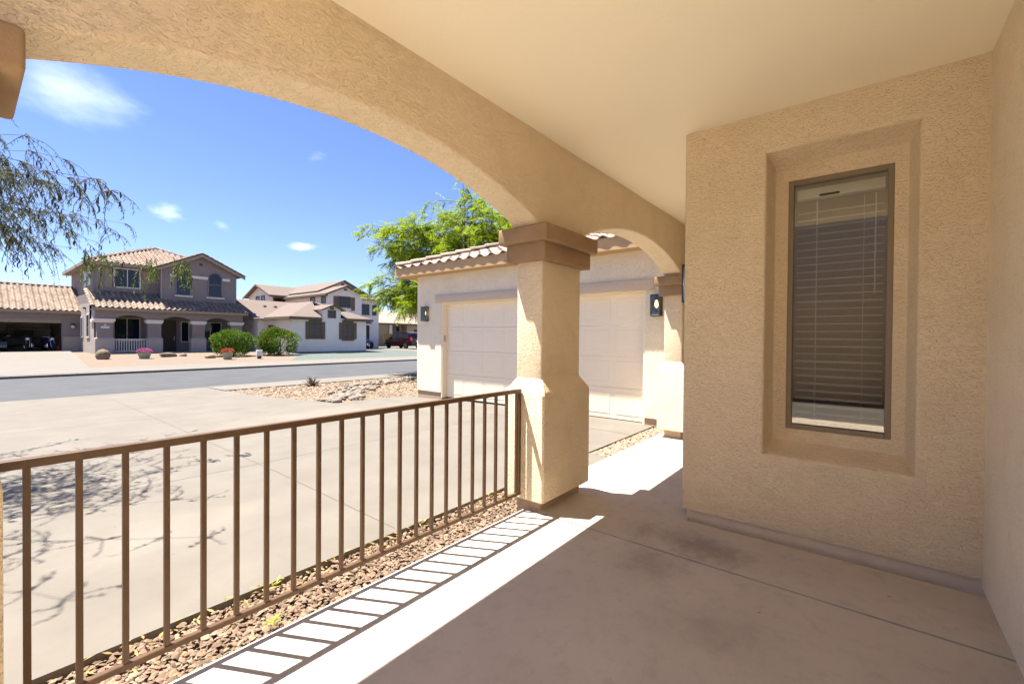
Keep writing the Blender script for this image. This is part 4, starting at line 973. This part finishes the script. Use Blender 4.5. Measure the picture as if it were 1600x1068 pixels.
def van(label, loc, rz, paint, low=False):
    t = thing('parked_van' if not low else 'parked_car', label, 'van' if not low else 'car', loc, None, rz)
    hw = .96
    if not low:
        bot = [(-2.42, .34), (-2.46, .62), (-2.44, 1.02), (-2.36, 1.08), (1.25, 1.06), (2.0, .98), (2.42, .82), (2.5, .6), (2.46, .30)]
        cabin = [(-2.30, 1.06), (-2.16, 1.52), (-2.02, 1.70), (-1.4, 1.77), (-.2, 1.78), (.55, 1.70), (1.42, 1.04)]
        wx, wr = (-1.48, 1.52), .34
    else:
        bot = [(-2.2, .3), (-2.25, .6), (-2.2, .92), (-1.5, .98), (.9, .95), (1.7, .86), (2.15, .72), (2.25, .5), (2.2, .22)]
        cabin = [(-1.75, .96), (-1.0, 1.36), (-.3, 1.43), (.3, 1.38), (1.15, .94)]
        wx, wr = (-1.35, 1.38), .32
    # lower body with wheel arches cut into the outline
    out = []
    base = bot[0][1]
    outline = list(bot)
    low_pts = []
    for xw in (wx[1], wx[0]):
        for k in range(9):
            a = PI*k/8; low_pts.append((xw+(wr+.07)*math.cos(a), wr+(wr+.07)*math.sin(a)))
    prof = outline+low_pts
    def section(prof, ws):
        n = len(prof); vs = []
        for w in ws:
            for (x, z) in prof:
                tz = max(0, min(1, (z-.3)/.8)); ww = w*(1-.03*abs(tz-.45)*2); taper = 1-.10*max(0, (abs(x)-1.7)/.8)**2
                vs.append((x, ww*taper, z))
        return vs, n
    ws = [-hw, -hw*.985, hw*.985, hw]
    vs, n = section(prof, [-hw, hw])
    bm = bmesh.new(); bv = [bm.verts.new(v) for v in vs]
    bm.faces.new(bv[:n]); bm.faces.new(list(reversed(bv[n:])))
    for i in range(n): bm.faces.new((bv[i], bv[n+i], bv[n+(i+1) % n], bv[(i+1) % n]))
    ee = [e for e in bm.edges if abs(e.verts[0].co.y-e.verts[1].co.y) < .1 and min(e.verts[0].co.z, e.verts[1].co.z) > .55]
    bmesh.ops.bevel(bm, geom=ee, offset=.05, segments=2, profile=.5, affect='EDGES')
    bmesh.ops.triangulate(bm, faces=[q for q in bm.faces if len(q.verts) > 4])
    bm.verts.index_update(); mb = MB().add([v.co[:] for v in bm.verts], [[v.index for v in q.verts] for q in bm.faces]); bm.free()
    build('body', mb, paint, t, smooth=35, world=False)
    zt = max(z for x, z in cabin); zb_ = cabin[0][1]
    def cw(z): return hw*.955-(hw*.19)*(z-zb_)/(zt-zb_)
    n = len(cabin)
    vs = [(x, -cw(z), z) for x, z in cabin]+[(x, cw(z), z) for x, z in cabin]
    build('cabin', MB().add(vs, [tuple(range(n)), tuple(range(2*n-1, n-1, -1))]+[(i, n+i, n+i+1, i+1) for i in range(n-1)]), paint, t, smooth=20, world=False)
    # side glass
    if not low: panes = [[(-2.02, 1.12), (-1.88, 1.58), (-1.12, 1.64), (-1.10, 1.12)], [(-1.0, 1.12), (-1.02, 1.64), (-.12, 1.66), (-.08, 1.12)], [(.02, 1.12), (-.02, 1.66), (.48, 1.60), (1.12, 1.12)]]
    else: panes = [[(-1.4, 1.0), (-.92, 1.27), (-.3, 1.34), (-.25, 1.0)], [(-.18, 1.0), (-.2, 1.34), (.24, 1.29), (.85, 1.0)]]
    for s in (-1, 1):
        for q in panes:
            build('side_window', MB().add([(x, s*(cw(z)+.006), z) for x, z in q]+[(x, s*(cw(z)-.01), z) for x, z in q], [(0, 1, 2, 3), (7, 6, 5, 4)]+[(i, (i+1) % 4, 4+(i+1) % 4, 4+i) for i in range(4)]), WINM, t, world=False)
        build('headlight', MB().box((2.16 if not low else 1.92, s*.62, .66 if not low else .56), (2.40 if not low else 2.16, s*.90, .84 if not low else .70), .03, 2), LAMPW, t, world=False)
        build('tail_light', MB().box((-2.46 if not low else -2.26, s*.72, .86 if not low else .7), (-2.30 if not low else -2.1, s*.93, 1.22 if not low else .86), .03, 2), LAMPR, t, world=False)
        for x in ((-.75, .35) if not low else (.1,)):
            build('door_handle', MB().box((x, s*(hw-.012), .93), (x+.18, s*(hw+.018), .965), .008, 1), CHROME, t, world=False)
        build('mirror', MB().box((.95, s*(hw-.02), 1.06), (1.15, s*(hw+.17), 1.2), .03, 2), paint, t, world=False)
        for x in wx: wheel(t, x, s*(hw-.13), wr)
        if not low: build('roof_rail', MB().tube([(-1.9, s*.66, 1.76), (-1.8, s*.66, 1.82), (.2, s*.66, 1.82), (.35, s*.66, 1.76)], .018, 6), CHROME, t, world=False)
    a, b = (cabin[0], cabin[2]) if not low else (cabin[0], cabin[1])
    rw = lambda p, k, e: (p[0]-.012-e, k*(cw(p[1])-.12), p[1])
    def lerp(p, q, u): return (p[0]+(q[0]-p[0])*u, p[1]+(q[1]-p[1])*u)
    A_, B_ = (lerp(cabin[0], cabin[1], .15), lerp(cabin[0], cabin[1], .98))
    build('rear_window', MB().add([rw(A_, -1, 0), rw(A_, 1, 0), rw(B_, 1, 0), rw(B_, -1, 0)]+[rw(A_, -1, -.03), rw(A_, 1, -.03), rw(B_, 1, -.03), rw(B_, -1, -.03)], [(0, 1, 2, 3), (0, 1, 5, 4), (1, 2, 6, 5), (2, 3, 7, 6), (3, 0, 4, 7)]), WINM, t, world=False)
    A_, B_ = lerp(cabin[-1], cabin[-2], .08), lerp(cabin[-1], cabin[-2], .95)
    fw_ = lambda p, k, e: (p[0]+.014+e, k*(cw(p[1])-.1), p[1]+.01+e*.5)
    build('windscreen', MB().add([fw_(A_, -1, 0), fw_(A_, 1, 0), fw_(B_, 1, 0), fw_(B_, -1, 0)]+[fw_(A_, -1, -.05), fw_(A_, 1, -.05), fw_(B_, 1, -.05), fw_(B_, -1, -.05)], [(0, 1, 2, 3), (0, 1, 5, 4), (1, 2, 6, 5), (2, 3, 7, 6), (3, 0, 4, 7)]), WINM, t, world=False)
    build('bumper', MB().box((-2.5 if not low else -2.29, -.85, .36), (-2.40 if not low else -2.18, .85, .58), .03, 2).box((2.42 if not low else 2.17, -.85, .3), (2.53 if not low else 2.29, .85, .5), .03, 2), paint, t, world=False)
    build('number_plate', MB().box((-2.475, -.26, .74), (-2.455, .26, .9)) if not low else MB().box((2.29, -.26, .34), (2.30, .26, .46)), H1T, t, world=False)
    return t
van('dark red van parked on the far concrete drive', (30.5, 39.75, .115), PI/2, CARR)
van('black car nose out inside the open garage', (1.1, 48.9, .11), -PI/2, CARK, True)

def motorbike(label, loc, rz, paint, s=1.0):
    t = thing('motorbike', label, 'motorbike', loc, 'motorbikes', rz)
    for x in (-.72, .75):
        w = build('wheel', MB().lathe([(.24, -.05), (.30, -.06), (.33, -.03), (.33, .03), (.30, .06), (.24, .05)], (x, 0, .33), 20, 'y'), RUB, t, smooth=40, world=False)
        build('rim', MB().lathe([(.03, -.04), (.05, -.02), (.2, -.015), (.25, -.04), (.25, .04), (.2, .015), (.05, .02), (.03, .04)], (x, 0, .33), 20, 'y'), CHROME, w, world=False)
    build('fuel_tank', MB().lathe([(.02, -.32), (.13, -.25), (.17, 0), (.15, .2), (.02, .3)], (.12, 0, .82), 14, 'x'), paint, t, smooth=True, world=False)
    build('seat', MB().box((-.75, -.15, .70), (-.12, .15, .80), .04, 2), RUB, t, world=False)
    build('engine', MB().box((-.25, -.2, .28), (.28, .2, .62), .05, 2).lathe([(.12, -.24), (.12, .24)], (0, 0, .4), 12, 'y'), CHROME, t, world=False)
    build('fork', MB().tube([(.75, -.1, .33), (.45, -.1, .98)], .03, 8).tube([(.75, .1, .33), (.45, .1, .98)], .03, 8), CHROME, t, world=False)
    build('handlebar', MB().tube([(.28, -.42, 1.08), (.42, -.2, 1.05), (.45, 0, 1.0), (.42, .2, 1.05), (.28, .42, 1.08)], .02, 8), CHROME, t, world=False)
    build('headlight', MB().lathe([(.03, -.08), (.1, 0), (.1, .05), (.02, .07)], (.58, 0, .92), 14, 'x'), LAMPW, t, smooth=True, world=False)
    build('fender', MB().box((.5, -.07, .62), (1.0, .07, .68), .02, 2).box((-1.0, -.09, .6), (-.45, .09, .68), .02, 2), paint, t, world=False)
    build('exhaust', MB().tube([(.1, -.2, .32), (-.5, -.22, .3), (-1.05, -.22, .36)], [.035, .045, .05], 8), CHROME, t, world=False)
    build('windshield', MB().prism([(.52, -.2, 1.0), (.52, .2, 1.0), (.36, .15, 1.38), (.36, -.15, 1.38)], (.01, 0, .003)), GL, t, world=False)
    return t
motorbike('dark touring motorbike inside the open garage, leftmost of two', (3.1, 47.6, .11), math.radians(-100), CARK)
motorbike('purple chopper motorbike by the right edge of the open garage', (4.05, 47.2, .11), math.radians(-75), PURP)
motorbike('blue motorbike under the porch past the cream house', (26.9, 41.2, .115), math.radians(-160), BLUEP)
motorbike('red motorbike in the shade behind the blue one', (25.9, 41.8, .115), math.radians(-140), REDPT)
tag(build('fuel_can', MB().box((4.38, 46.5, .11), (4.62, 46.75, .48), .03, 2).box((4.44, 46.55, .48), (4.56, 46.6, .55)), REDPT), 'dark red fuel can at the garage door edge', 'fuel can')
sh = thing('storage_shelf', 'dark storage shelf along the back wall of the open garage', 'shelf', (3, 52, .11))
for x in (-.2, 2.2, 4.6): build('upright', MB().box((x, 51.7, .11), (x+.05, 52.4, 2.2)), SHELF, sh)
for z in (.5, 1.15, 1.85): build('shelf_board', MB().box((-.15, 51.7, z), (4.65, 52.4, z+.04)), SHELF, sh)
for i, (x, z, w, h, m_, lab) in enumerate(((.1, 1.19, .9, .5, DARK, 'dark bin left on the middle garage shelf'), (1.4, 1.19, .7, .42, CARD, 'cardboard box in the middle of the garage shelf'), (2.6, 1.19, 1.0, .5, DARK, 'long dark tub right on the middle garage shelf'), (3.7, .54, .8, .5, CARD, 'cardboard box low on the right of the garage shelf'))):
    b_ = MB().box((x, 51.8, z), (x+w, 52.3, z+h), .02, 1).box((x-.015, 51.785, z+h-.07), (x+w+.015, 52.315, z+h+.01), .01, 1)
    tag(build('storage_box', b_, m_), lab, 'storage box', 'boxes on the garage shelf')
cab = thing('wall_cabinet', 'long black cabinet hung high on the garage back wall', 'cabinet', (1.5, 52.3, 2.2))
build('case', MB().box((.6, 51.95, 2.26), (3.3, 52.45, 2.8), .01, 1), CARK, cab)
for k in range(3): build('cabinet_door', MB().box((.62+.9*k, 51.93, 2.28), (1.48+.9*k, 51.948, 2.78), .004, 1), DARK, cab)
# ------------------------------------------------------------------ foliage
def rvec(r):
    while True:
        v = Vector((r.uniform(-1, 1), r.uniform(-1, 1), r.uniform(-1, 1)))
        if .01 < v.length < 1: return v.normalized()
def leaf(mb, p, d, l, w, nrm=None):
    d = d.normalized(); s = d.cross(nrm if nrm is not None else rvec(rnd))
    if s.length < .01: s = d.cross(Vector((1, .3, .2)))
    s = s.normalized()*w/2; u = s.cross(d).normalized()*w*.15
    mb.add([p, p+d*l*.5+s+u, p+d*l, p+d*l*.5-s+u], [(0, 1, 2, 3)])
def bez(a, b, c, n):
    return [a*(1-t)**2+b*2*t*(1-t)+c*t*t for t in [i/n for i in range(n+1)]]

# big bright mesquite behind the garage
def mesquite():
    base = Vector((13.55, 13.25, zg(13.25)))
    t = thing('mesquite_tree', 'large bright green feathery mesquite tree rising behind the garage roof', 'tree', base)
    wood = MB(); leaves = MB(); r = random.Random(11)
    top = base+Vector((-.1, .1, 2.0))
    wood.tube(bez(base, base+Vector((.15, -.1, 1.0)), top, 6), [.24, .22, .2, .19, .18, .17, .16], 10)
    tips = []
    centre = base+Vector((0, 0, 5.0))
    n_l = 38
    for i in range(n_l):
        a = 2*PI*i*.618; el = math.radians(r.uniform(2, 80)); rad = r.uniform(2.9, 4.1)
        e = centre+Vector((math.cos(a)*math.cos(el)*rad*1.02, math.sin(a)*math.cos(el)*rad*1.02, math.sin(el)*rad*1.0-1.5))
        if i % 3 == 0: e.z -= r.uniform(.5, 1.6)
        mid = top.lerp(e, .5)+Vector((0, 0, r.uniform(.5, 1.3)))
        br = bez(top, mid, e, 9)
        wood.tube(br, [max(.012, .085*(1-k/9.5)) for k in range(10)], 6)
        for k in range(3, 10):
            for _ in range(3):
                p = br[k]; out = (p-centre); out.z *= .3
                d = (out.normalized()*.7+rvec(r)*.9); d.z = d.z*.5+.1
                q = p+d.normalized()*r.uniform(.5, 1.25); q2 = q+Vector((d.x, d.y, 0)).normalized()*.35-Vector((0, 0, r.uniform(.1, .4)))
                tw = bez(p, q, q2, 5); wood.tube(tw, [.012, .01, .008, .006, .005, .003], 4, False)
                tips.append((tw, out))
    for tw, out in tips:
        for k in range(1, 6):
            for _ in range(3):
                p = tw[k]; d = rvec(r)*.8+(tw[k]-tw[k-1]).normalized()*.8+Vector((0, 0, -.25))
                d.normalize(); L = r.uniform(.28, .52)
                nrm = (Vector((0, 0, 1))+rvec(r)*.5).normalized(); side = d.cross(nrm).normalized()
                npair = 7
                for j in range(npair):
                    s = (j+1)/npair; pp = p+d*L*s-Vector((0, 0, .16*s*s*L))
                    ll = .15*(1-.35*s)
                    for sg in (-1, 1):
                        leaf(leaves, pp, side*sg+d*.65-Vector((0, 0, .15)), ll*r.uniform(.8, 1.2), .05, nrm)
    build('trunk', wood, BARK, t, smooth=True, recalc=False)
    build('crown', leaves, LEAFG, t, recalc=False)
mesquite()

# near willow-leafed tree whose branch tips hang into view from the left
def near_tree():
    base = Vector((-2.9, 8.4, zg(8.4)))
    t = thing('overhanging_tree', 'wispy grey green tree hanging thin drooping branches in from the left', 'tree', base)
    wood = MB(); leaves = MB(); pods = MB(); r = random.Random(5)
    top = base+Vector((.25, .1, 2.0))
    wood.tube(bez(base, base+Vector((-.2, .1, 1.1)), top, 6), [.19, .17, .155, .145, .14, .135, .13], 10)
    limbs = []
    for i in range(16):                                   # far side of the crown
        a = r.uniform(1.6, 4.6); rad = r.uniform(1.9, 3.6)
        e = base+Vector((math.cos(a)*rad, math.sin(a)*rad*1.2, r.uniform(2.5, 4.3)))
        limbs.append((top, top.lerp(e, .5)+Vector((0, 0, r.uniform(.8, 1.5))), e))
    for i in range(50):                                   # street side, arching over the driveway
        x = r.uniform(-2.2, 1.25); y = r.uniform(4.6, 10.6)
        if i > 24: x = r.uniform(-.4, 1.15); y = r.uniform(6.2, 8.2)
        zt = 3.95-.62*max(0, x)*(7/y)
        e = Vector((x*y/7 if x > 0 else x, y, r.uniform(2.35, zt-.12)))
        limbs.append((top+Vector((0, 0, r.uniform(-.3, .4))), top.lerp(e, .55)+Vector((0, 0, r.uniform(.5, 1.15))), e))
    for e, lift in (((1.1, 7.3, 3.15), .95), ((.75, 7.2, 3.45), .8), ((.45, 7.0, 3.5), .75), ((1.25, 7.6, 2.7), 1.2)):
        e = Vector(e); limbs.append((top, top.lerp(e, .55)+Vector((0, 0, lift)), e))
    sprays = MB()
    def droop(p, d, L, dens, big=1.0, down=.30, lv=None):
        pts = [p]; dd = d.normalized()
        n = 7
        for k in range(n):
            dd = (dd+Vector((0, 0, -down))+rvec(r)*.22).normalized(); pts.append(pts[-1]+dd*L/n)
        wood.tube(pts, [.0028*(1-k/(n+1.5)) + .0009 for k in range(n+1)], 3, False)
        for k in range(1, n+1):
            for _ in range(dens):
                s = r.random(); q = pts[k-1].lerp(pts[k], s)
                d2 = (rvec(r)*.75+Vector((0, 0, -.8))+dd*.35)
                leaf(lv or leaves, q, d2, r.uniform(.024, .06)*big, .0075*big)
        if r.random() < .3:
            for _ in range(r.choice((1, 1, 2, 3))):
                q = pts[r.randint(2, n)]; c = rvec(r)*.025
                l = r.uniform(.05, .11)
                pods.tube([q, q+Vector((c.x, c.y, -l*.35)), q+Vector((c.x*1.1, c.y*1.1, -l*.7)), q+Vector((c.x*.2, c.y*.2, -l))], [.003, .0075, .007, .002], 4, False)
    for (a, b, c) in limbs:
        br = bez(a, b, c, 12)
        for k in range(1, 13): br[k] = br[k]+rvec(r)*.03
        wood.tube(br, [max(.0022, .013*(1-k/12.3)**1.1) for k in range(13)], 6)
        for k in range(5, 13):
            p = br[k]; fw = (br[k]-br[k-1]).normalized()
            for _ in range(5 if k > 7 else 3):
                d = (fw*.5+rvec(r)*.9); d.z = d.z*.4-.1
                mx = .6 if p.x < .7 else .38
                if p.x > .95 and r.random() < .45: continue
                droop(p, d, r.uniform(.18, mx), (5 if p.x < .25 else 3) if p.x < .7 else 2)
    # low sprays in front of the taupe house, coloured as if in sun
    for (x, y, z, n) in ((.93, 7.0, 2.35, 5), (1.02, 7.0, 2.3, 6), (1.49, 7.0, 2.3, 5), (1.42, 7.1, 2.3, 4), (1.84, 7.0, 2.36, 8), (1.78, 7.1, 2.35, 5)):
        for _ in range(n): droop(Vector((x+r.uniform(-.05, .05), y+r.uniform(-.05, .05), z+r.uniform(-.05, .1))), rvec(r)*.5+Vector((0, 0, -.6)), r.uniform(.2, .42), 4, 1.25, .3, sprays)
    build('trunk', wood, TWIG, t, smooth=True, recalc=False)
    build('crown', leaves, LEAFD, t, recalc=False)
    build('hanging_spray', sprays, LEAFSUN, t, recalc=False)
    build('seed_pods', pods, POD, t, recalc=False)
near_tree()

def shrub(name, label, c, rx, ry, hz, flowers=0, n=13000):
    c = Vector(c); t = thing(name, label, 'shrub', c)
    stems = MB(); lv = MB(); fl = MB(); r = random.Random(int(c.x*10))
    lumps = [(Vector((0, 0, hz*.52)), 1.0)]
    for _ in range(26):
        v = rvec(r); v.z = v.z*.75+.12
        lumps.append((Vector((v.x*rx*.76, v.y*ry*.76, hz*.48+v.z*hz*.5)), r.uniform(.15, .40)))
    for i in range(14):
        e = lumps[r.randint(1, len(lumps)-1)][0]
        stems.tube(bez(c+Vector((r.uniform(-.15, .15), r.uniform(-.15, .15), 0)), c+Vector((e.x*.4, e.y*.4, e.z*.7)), c+e, 5), [.03, .025, .02, .016, .012, .008], 5)
    for i in range(n):
        o, s = lumps[0] if i % 4 == 0 else lumps[r.randint(1, len(lumps)-1)]
        v = rvec(r)
        wd = 1 if v.z > 0 else min(1.9, 1/max(.3, math.sqrt(1-v.z*v.z)))**.75
        if s == 1.0: p = c+o+Vector((v.x*rx*.82*wd, v.y*ry*.82*wd, v.z*hz*.5))*r.uniform(.78, 1.03)
        else: p = c+o+Vector((v.x*rx, v.y*ry, v.z*hz*.6))*s*r.uniform(.7, 1.05)
        if p.z < c.z+.02: continue
        leaf(lv, p, (v+rvec(r)*.7+Vector((0, 0, .3))), r.uniform(.08, .14), .05)
        if flowers and r.random() < flowers and v.z > -.1:
            for _ in range(3): leaf(fl, p+v*.04, v+rvec(r)*.8, .09, .06)
    build('stem', stems, BARK, t, smooth=True, recalc=False); build('foliage', lv, LEAFS, t, recalc=False)
    if flowers: build('blooms', fl, FLO, t, recalc=False)
shrub('round_shrub', 'rounded bright green shrub in front of the taupe house porch', (11.62, 33.9, zg(33.9)), 1.32, 1.2, 1.78)
shrub('flowering_shrub', 'bright green shrub with orange blooms beside the cream house', (14.6, 33.6, zg(33.6)), 1.52, 1.25, 1.84, .035)

def potted(label, c, r0, h, potm, petal, flip):
    c = Vector(c); t = thing('flower_pot', label, 'flower pot', c, 'flower pots along the taupe house yard')
    build('pot', MB().lathe([(r0*.72, 0), (r0*.9, h*.45), (r0, h*.86), (r0*1.06, h*.88), (r0*1.06, h), (r0*.92, h), (r0*.9, h*.9)], c, 20), potm, t, smooth=40)
    build('soil', MB().lathe([(.001, h*.91), (r0*.89, h*.9)], c, 16), SOIL, t)
    lv, fl = MB(), MB(); r = random.Random(3)
    for _ in range(260):
        v = rvec(r); v.z = abs(v.z); leaf(lv, c+Vector((v.x*r0*.95, v.y*r0*.95, h*.92+v.z*r0*.45)), v+rvec(r)*.5, .08, .045)
    for _ in range(220):
        v = rvec(r); v.z = abs(v.z); leaf(fl, c+Vector((v.x*r0*1.05, v.y*r0*1.05, h*.95+v.z*r0*.62)), v+rvec(r)*.6, .075, .06)
    build('leaves', lv, LEAFS, t, recalc=False); build('flowers', fl, petal, t, recalc=False)
potted('low grey green pot of pink flowers in the taupe house yard', (6.85, 33.6, zg(33.6)), .32, .40, POT, PINK, 0)
potted('taller tan pot of red flowers before the round shrub', (10.35, 30.9, zg(30.9)), .29, .50, POT2, REDP, 0)
def boulder(label, c, s, sx=1, sz=.6, seed=1, name='boulder', material=None, group='boulders in the taupe house yard', cat='boulder', sub=2):
    r = random.Random(seed); bm = bmesh.new(); bmesh.ops.create_icosphere(bm, subdivisions=sub, radius=1)
    ph = [rvec(r) for _ in range(7)]; am = [r.uniform(.05, .2) for _ in ph]
    for v in bm.verts:
        k = 1+sum(a*max(-.5, math.sin(3*v.co.dot(q)+a*20)) for q, a in zip(ph, am))*.55
        v.co = Vector((v.co.x*k*sx*s, v.co.y*k*s, v.co.z*k*sz*s))
    rot = Matrix.Rotation(r.uniform(0, 6), 4, 'Z'); bm.transform(rot)
    me = bpy.data.meshes.new(name); bm.to_mesh(me); bm.free(); me.materials.append(material or BLD)
    me.polygons.foreach_set('use_smooth', [sub > 1]*len(me.polygons))
    o = link(name, me); o.location = c
    return tag(o, label, cat, group)
boulder('upright tan boulder at the left corner of the taupe house yard', (5.05, 33.9, zg(33.9)+.2), .33, .95, 1.0, 4)
boulder('flat tan boulder before the front door of the taupe house', (8.25, 34.7, zg(34.7)+.1), .36, 1.3, .5, 9)
boulder('small tan boulder left of the tan flower pot', (9.95, 32.5, zg(32.5)+.08), .27, 1.2, .55, 12)
boulder('pale low stone between the flat boulder and small boulder', (9.1, 34.9, zg(34.9)+.06), .2, 1.2, .7, 15)
# little white box marker in the yard
yl = thing('yard_marker', 'small white box marker on a dark base beside the flowering shrub', 'yard marker', (12.12, 30.75, zg(30.75)))
zq = zg(30.75)
build('box', MB().box((11.95, 30.65, zq+.17), (12.29, 30.85, zq+.55), .02, 1), WHITE, yl); build('base', MB().box((12.02, 30.68, zq-.02), (12.24, 30.82, zq+.17), .01, 1), BLACK, yl)
# agave near the street
ag = MB(); c = Vector((7.38, 14.5, zg(14.5)-.02))
for i in range(26):
    a = 2*PI*i*.382; el = math.radians(12+62*(i/26)); L = rnd.uniform(.26, .42)
    d = Vector((math.cos(a)*math.cos(el), math.sin(a)*math.cos(el), math.sin(el))); s = d.cross(Vector((0, 0, 1))).normalized(); n = s.cross(d)
    p = c+Vector((d.x, d.y, 0))*.03; w = .032
    vs = [p-s*w*.7, p+n*-.012, p+s*w*.7, p+d*L*.5-s*w, p+d*L*.5-n*.014, p+d*L*.5+s*w, p+d*L]
    ag.add(vs, [(0, 1, 4, 3), (1, 2, 5, 4), (3, 4, 6), (4, 5, 6)])
tag(build('agave_plant', ag, AGA, recalc=False), 'spiky dark reddish agave in the gravel near the street', 'agave')
# dry swale of river rocks: each rock a thing
protos = []
sw = []
for k in range(330):
    s = rnd.random()
    if s < .62:
        u = rnd.random(); x = 5.62+u*2.75+rnd.gauss(0, .10); y = 10.0+u*2.9+rnd.gauss(0, .33); size = rnd.uniform(.04, .10)
    else:
        u = rnd.random(); x = 8.1+u*3.4; y = 12.9+u*1.2+rnd.gauss(0, .22)+.2*math.sin(u*8); size = rnd.uniform(.035, .09)
    if not inpoly(x, y, bed): continue
    if any((x-a)**2+(y-b)**2 < (.93*(size+c_))**2 for a, b, c_ in sw): continue
    sw.append((x, y, size))
for k in range(8):
    o = boulder('weathered river rock lying in the dry gravel swale', (0, 0, -50), 1, rnd.uniform(1.05, 1.4), rnd.uniform(.55, .85), 40+k, 'river_rock', ROCKM, 'river rocks in the dry swale', 'rock', 2)
    protos.append(o)
for i, (x, y, s) in enumerate(sw):
    o = protos[i] if i < 8 else protos[i % 8].copy()
    if i >= 8: COL.objects.link(o)
    o.location = (x, y, zg(y)+s*.3); o.scale = (s, s, s); o.rotation_euler = (rnd.uniform(-.2, .2), rnd.uniform(-.2, .2), rnd.uniform(0, 6.3))
# street light far off
st = thing('street_light', 'dark street light showing far off above the garage ridge', 'street light', (7.7, 80, .1))
build('pole', MB().tube([(7.75, 80, .1), (7.75, 80, 7.2)], [.09, .06], 8), BLACK, st); build('lamp_head', MB().box((7.1, 79.85, 7.15), (7.85, 80.15, 7.4), .04, 2), BLACK, st)
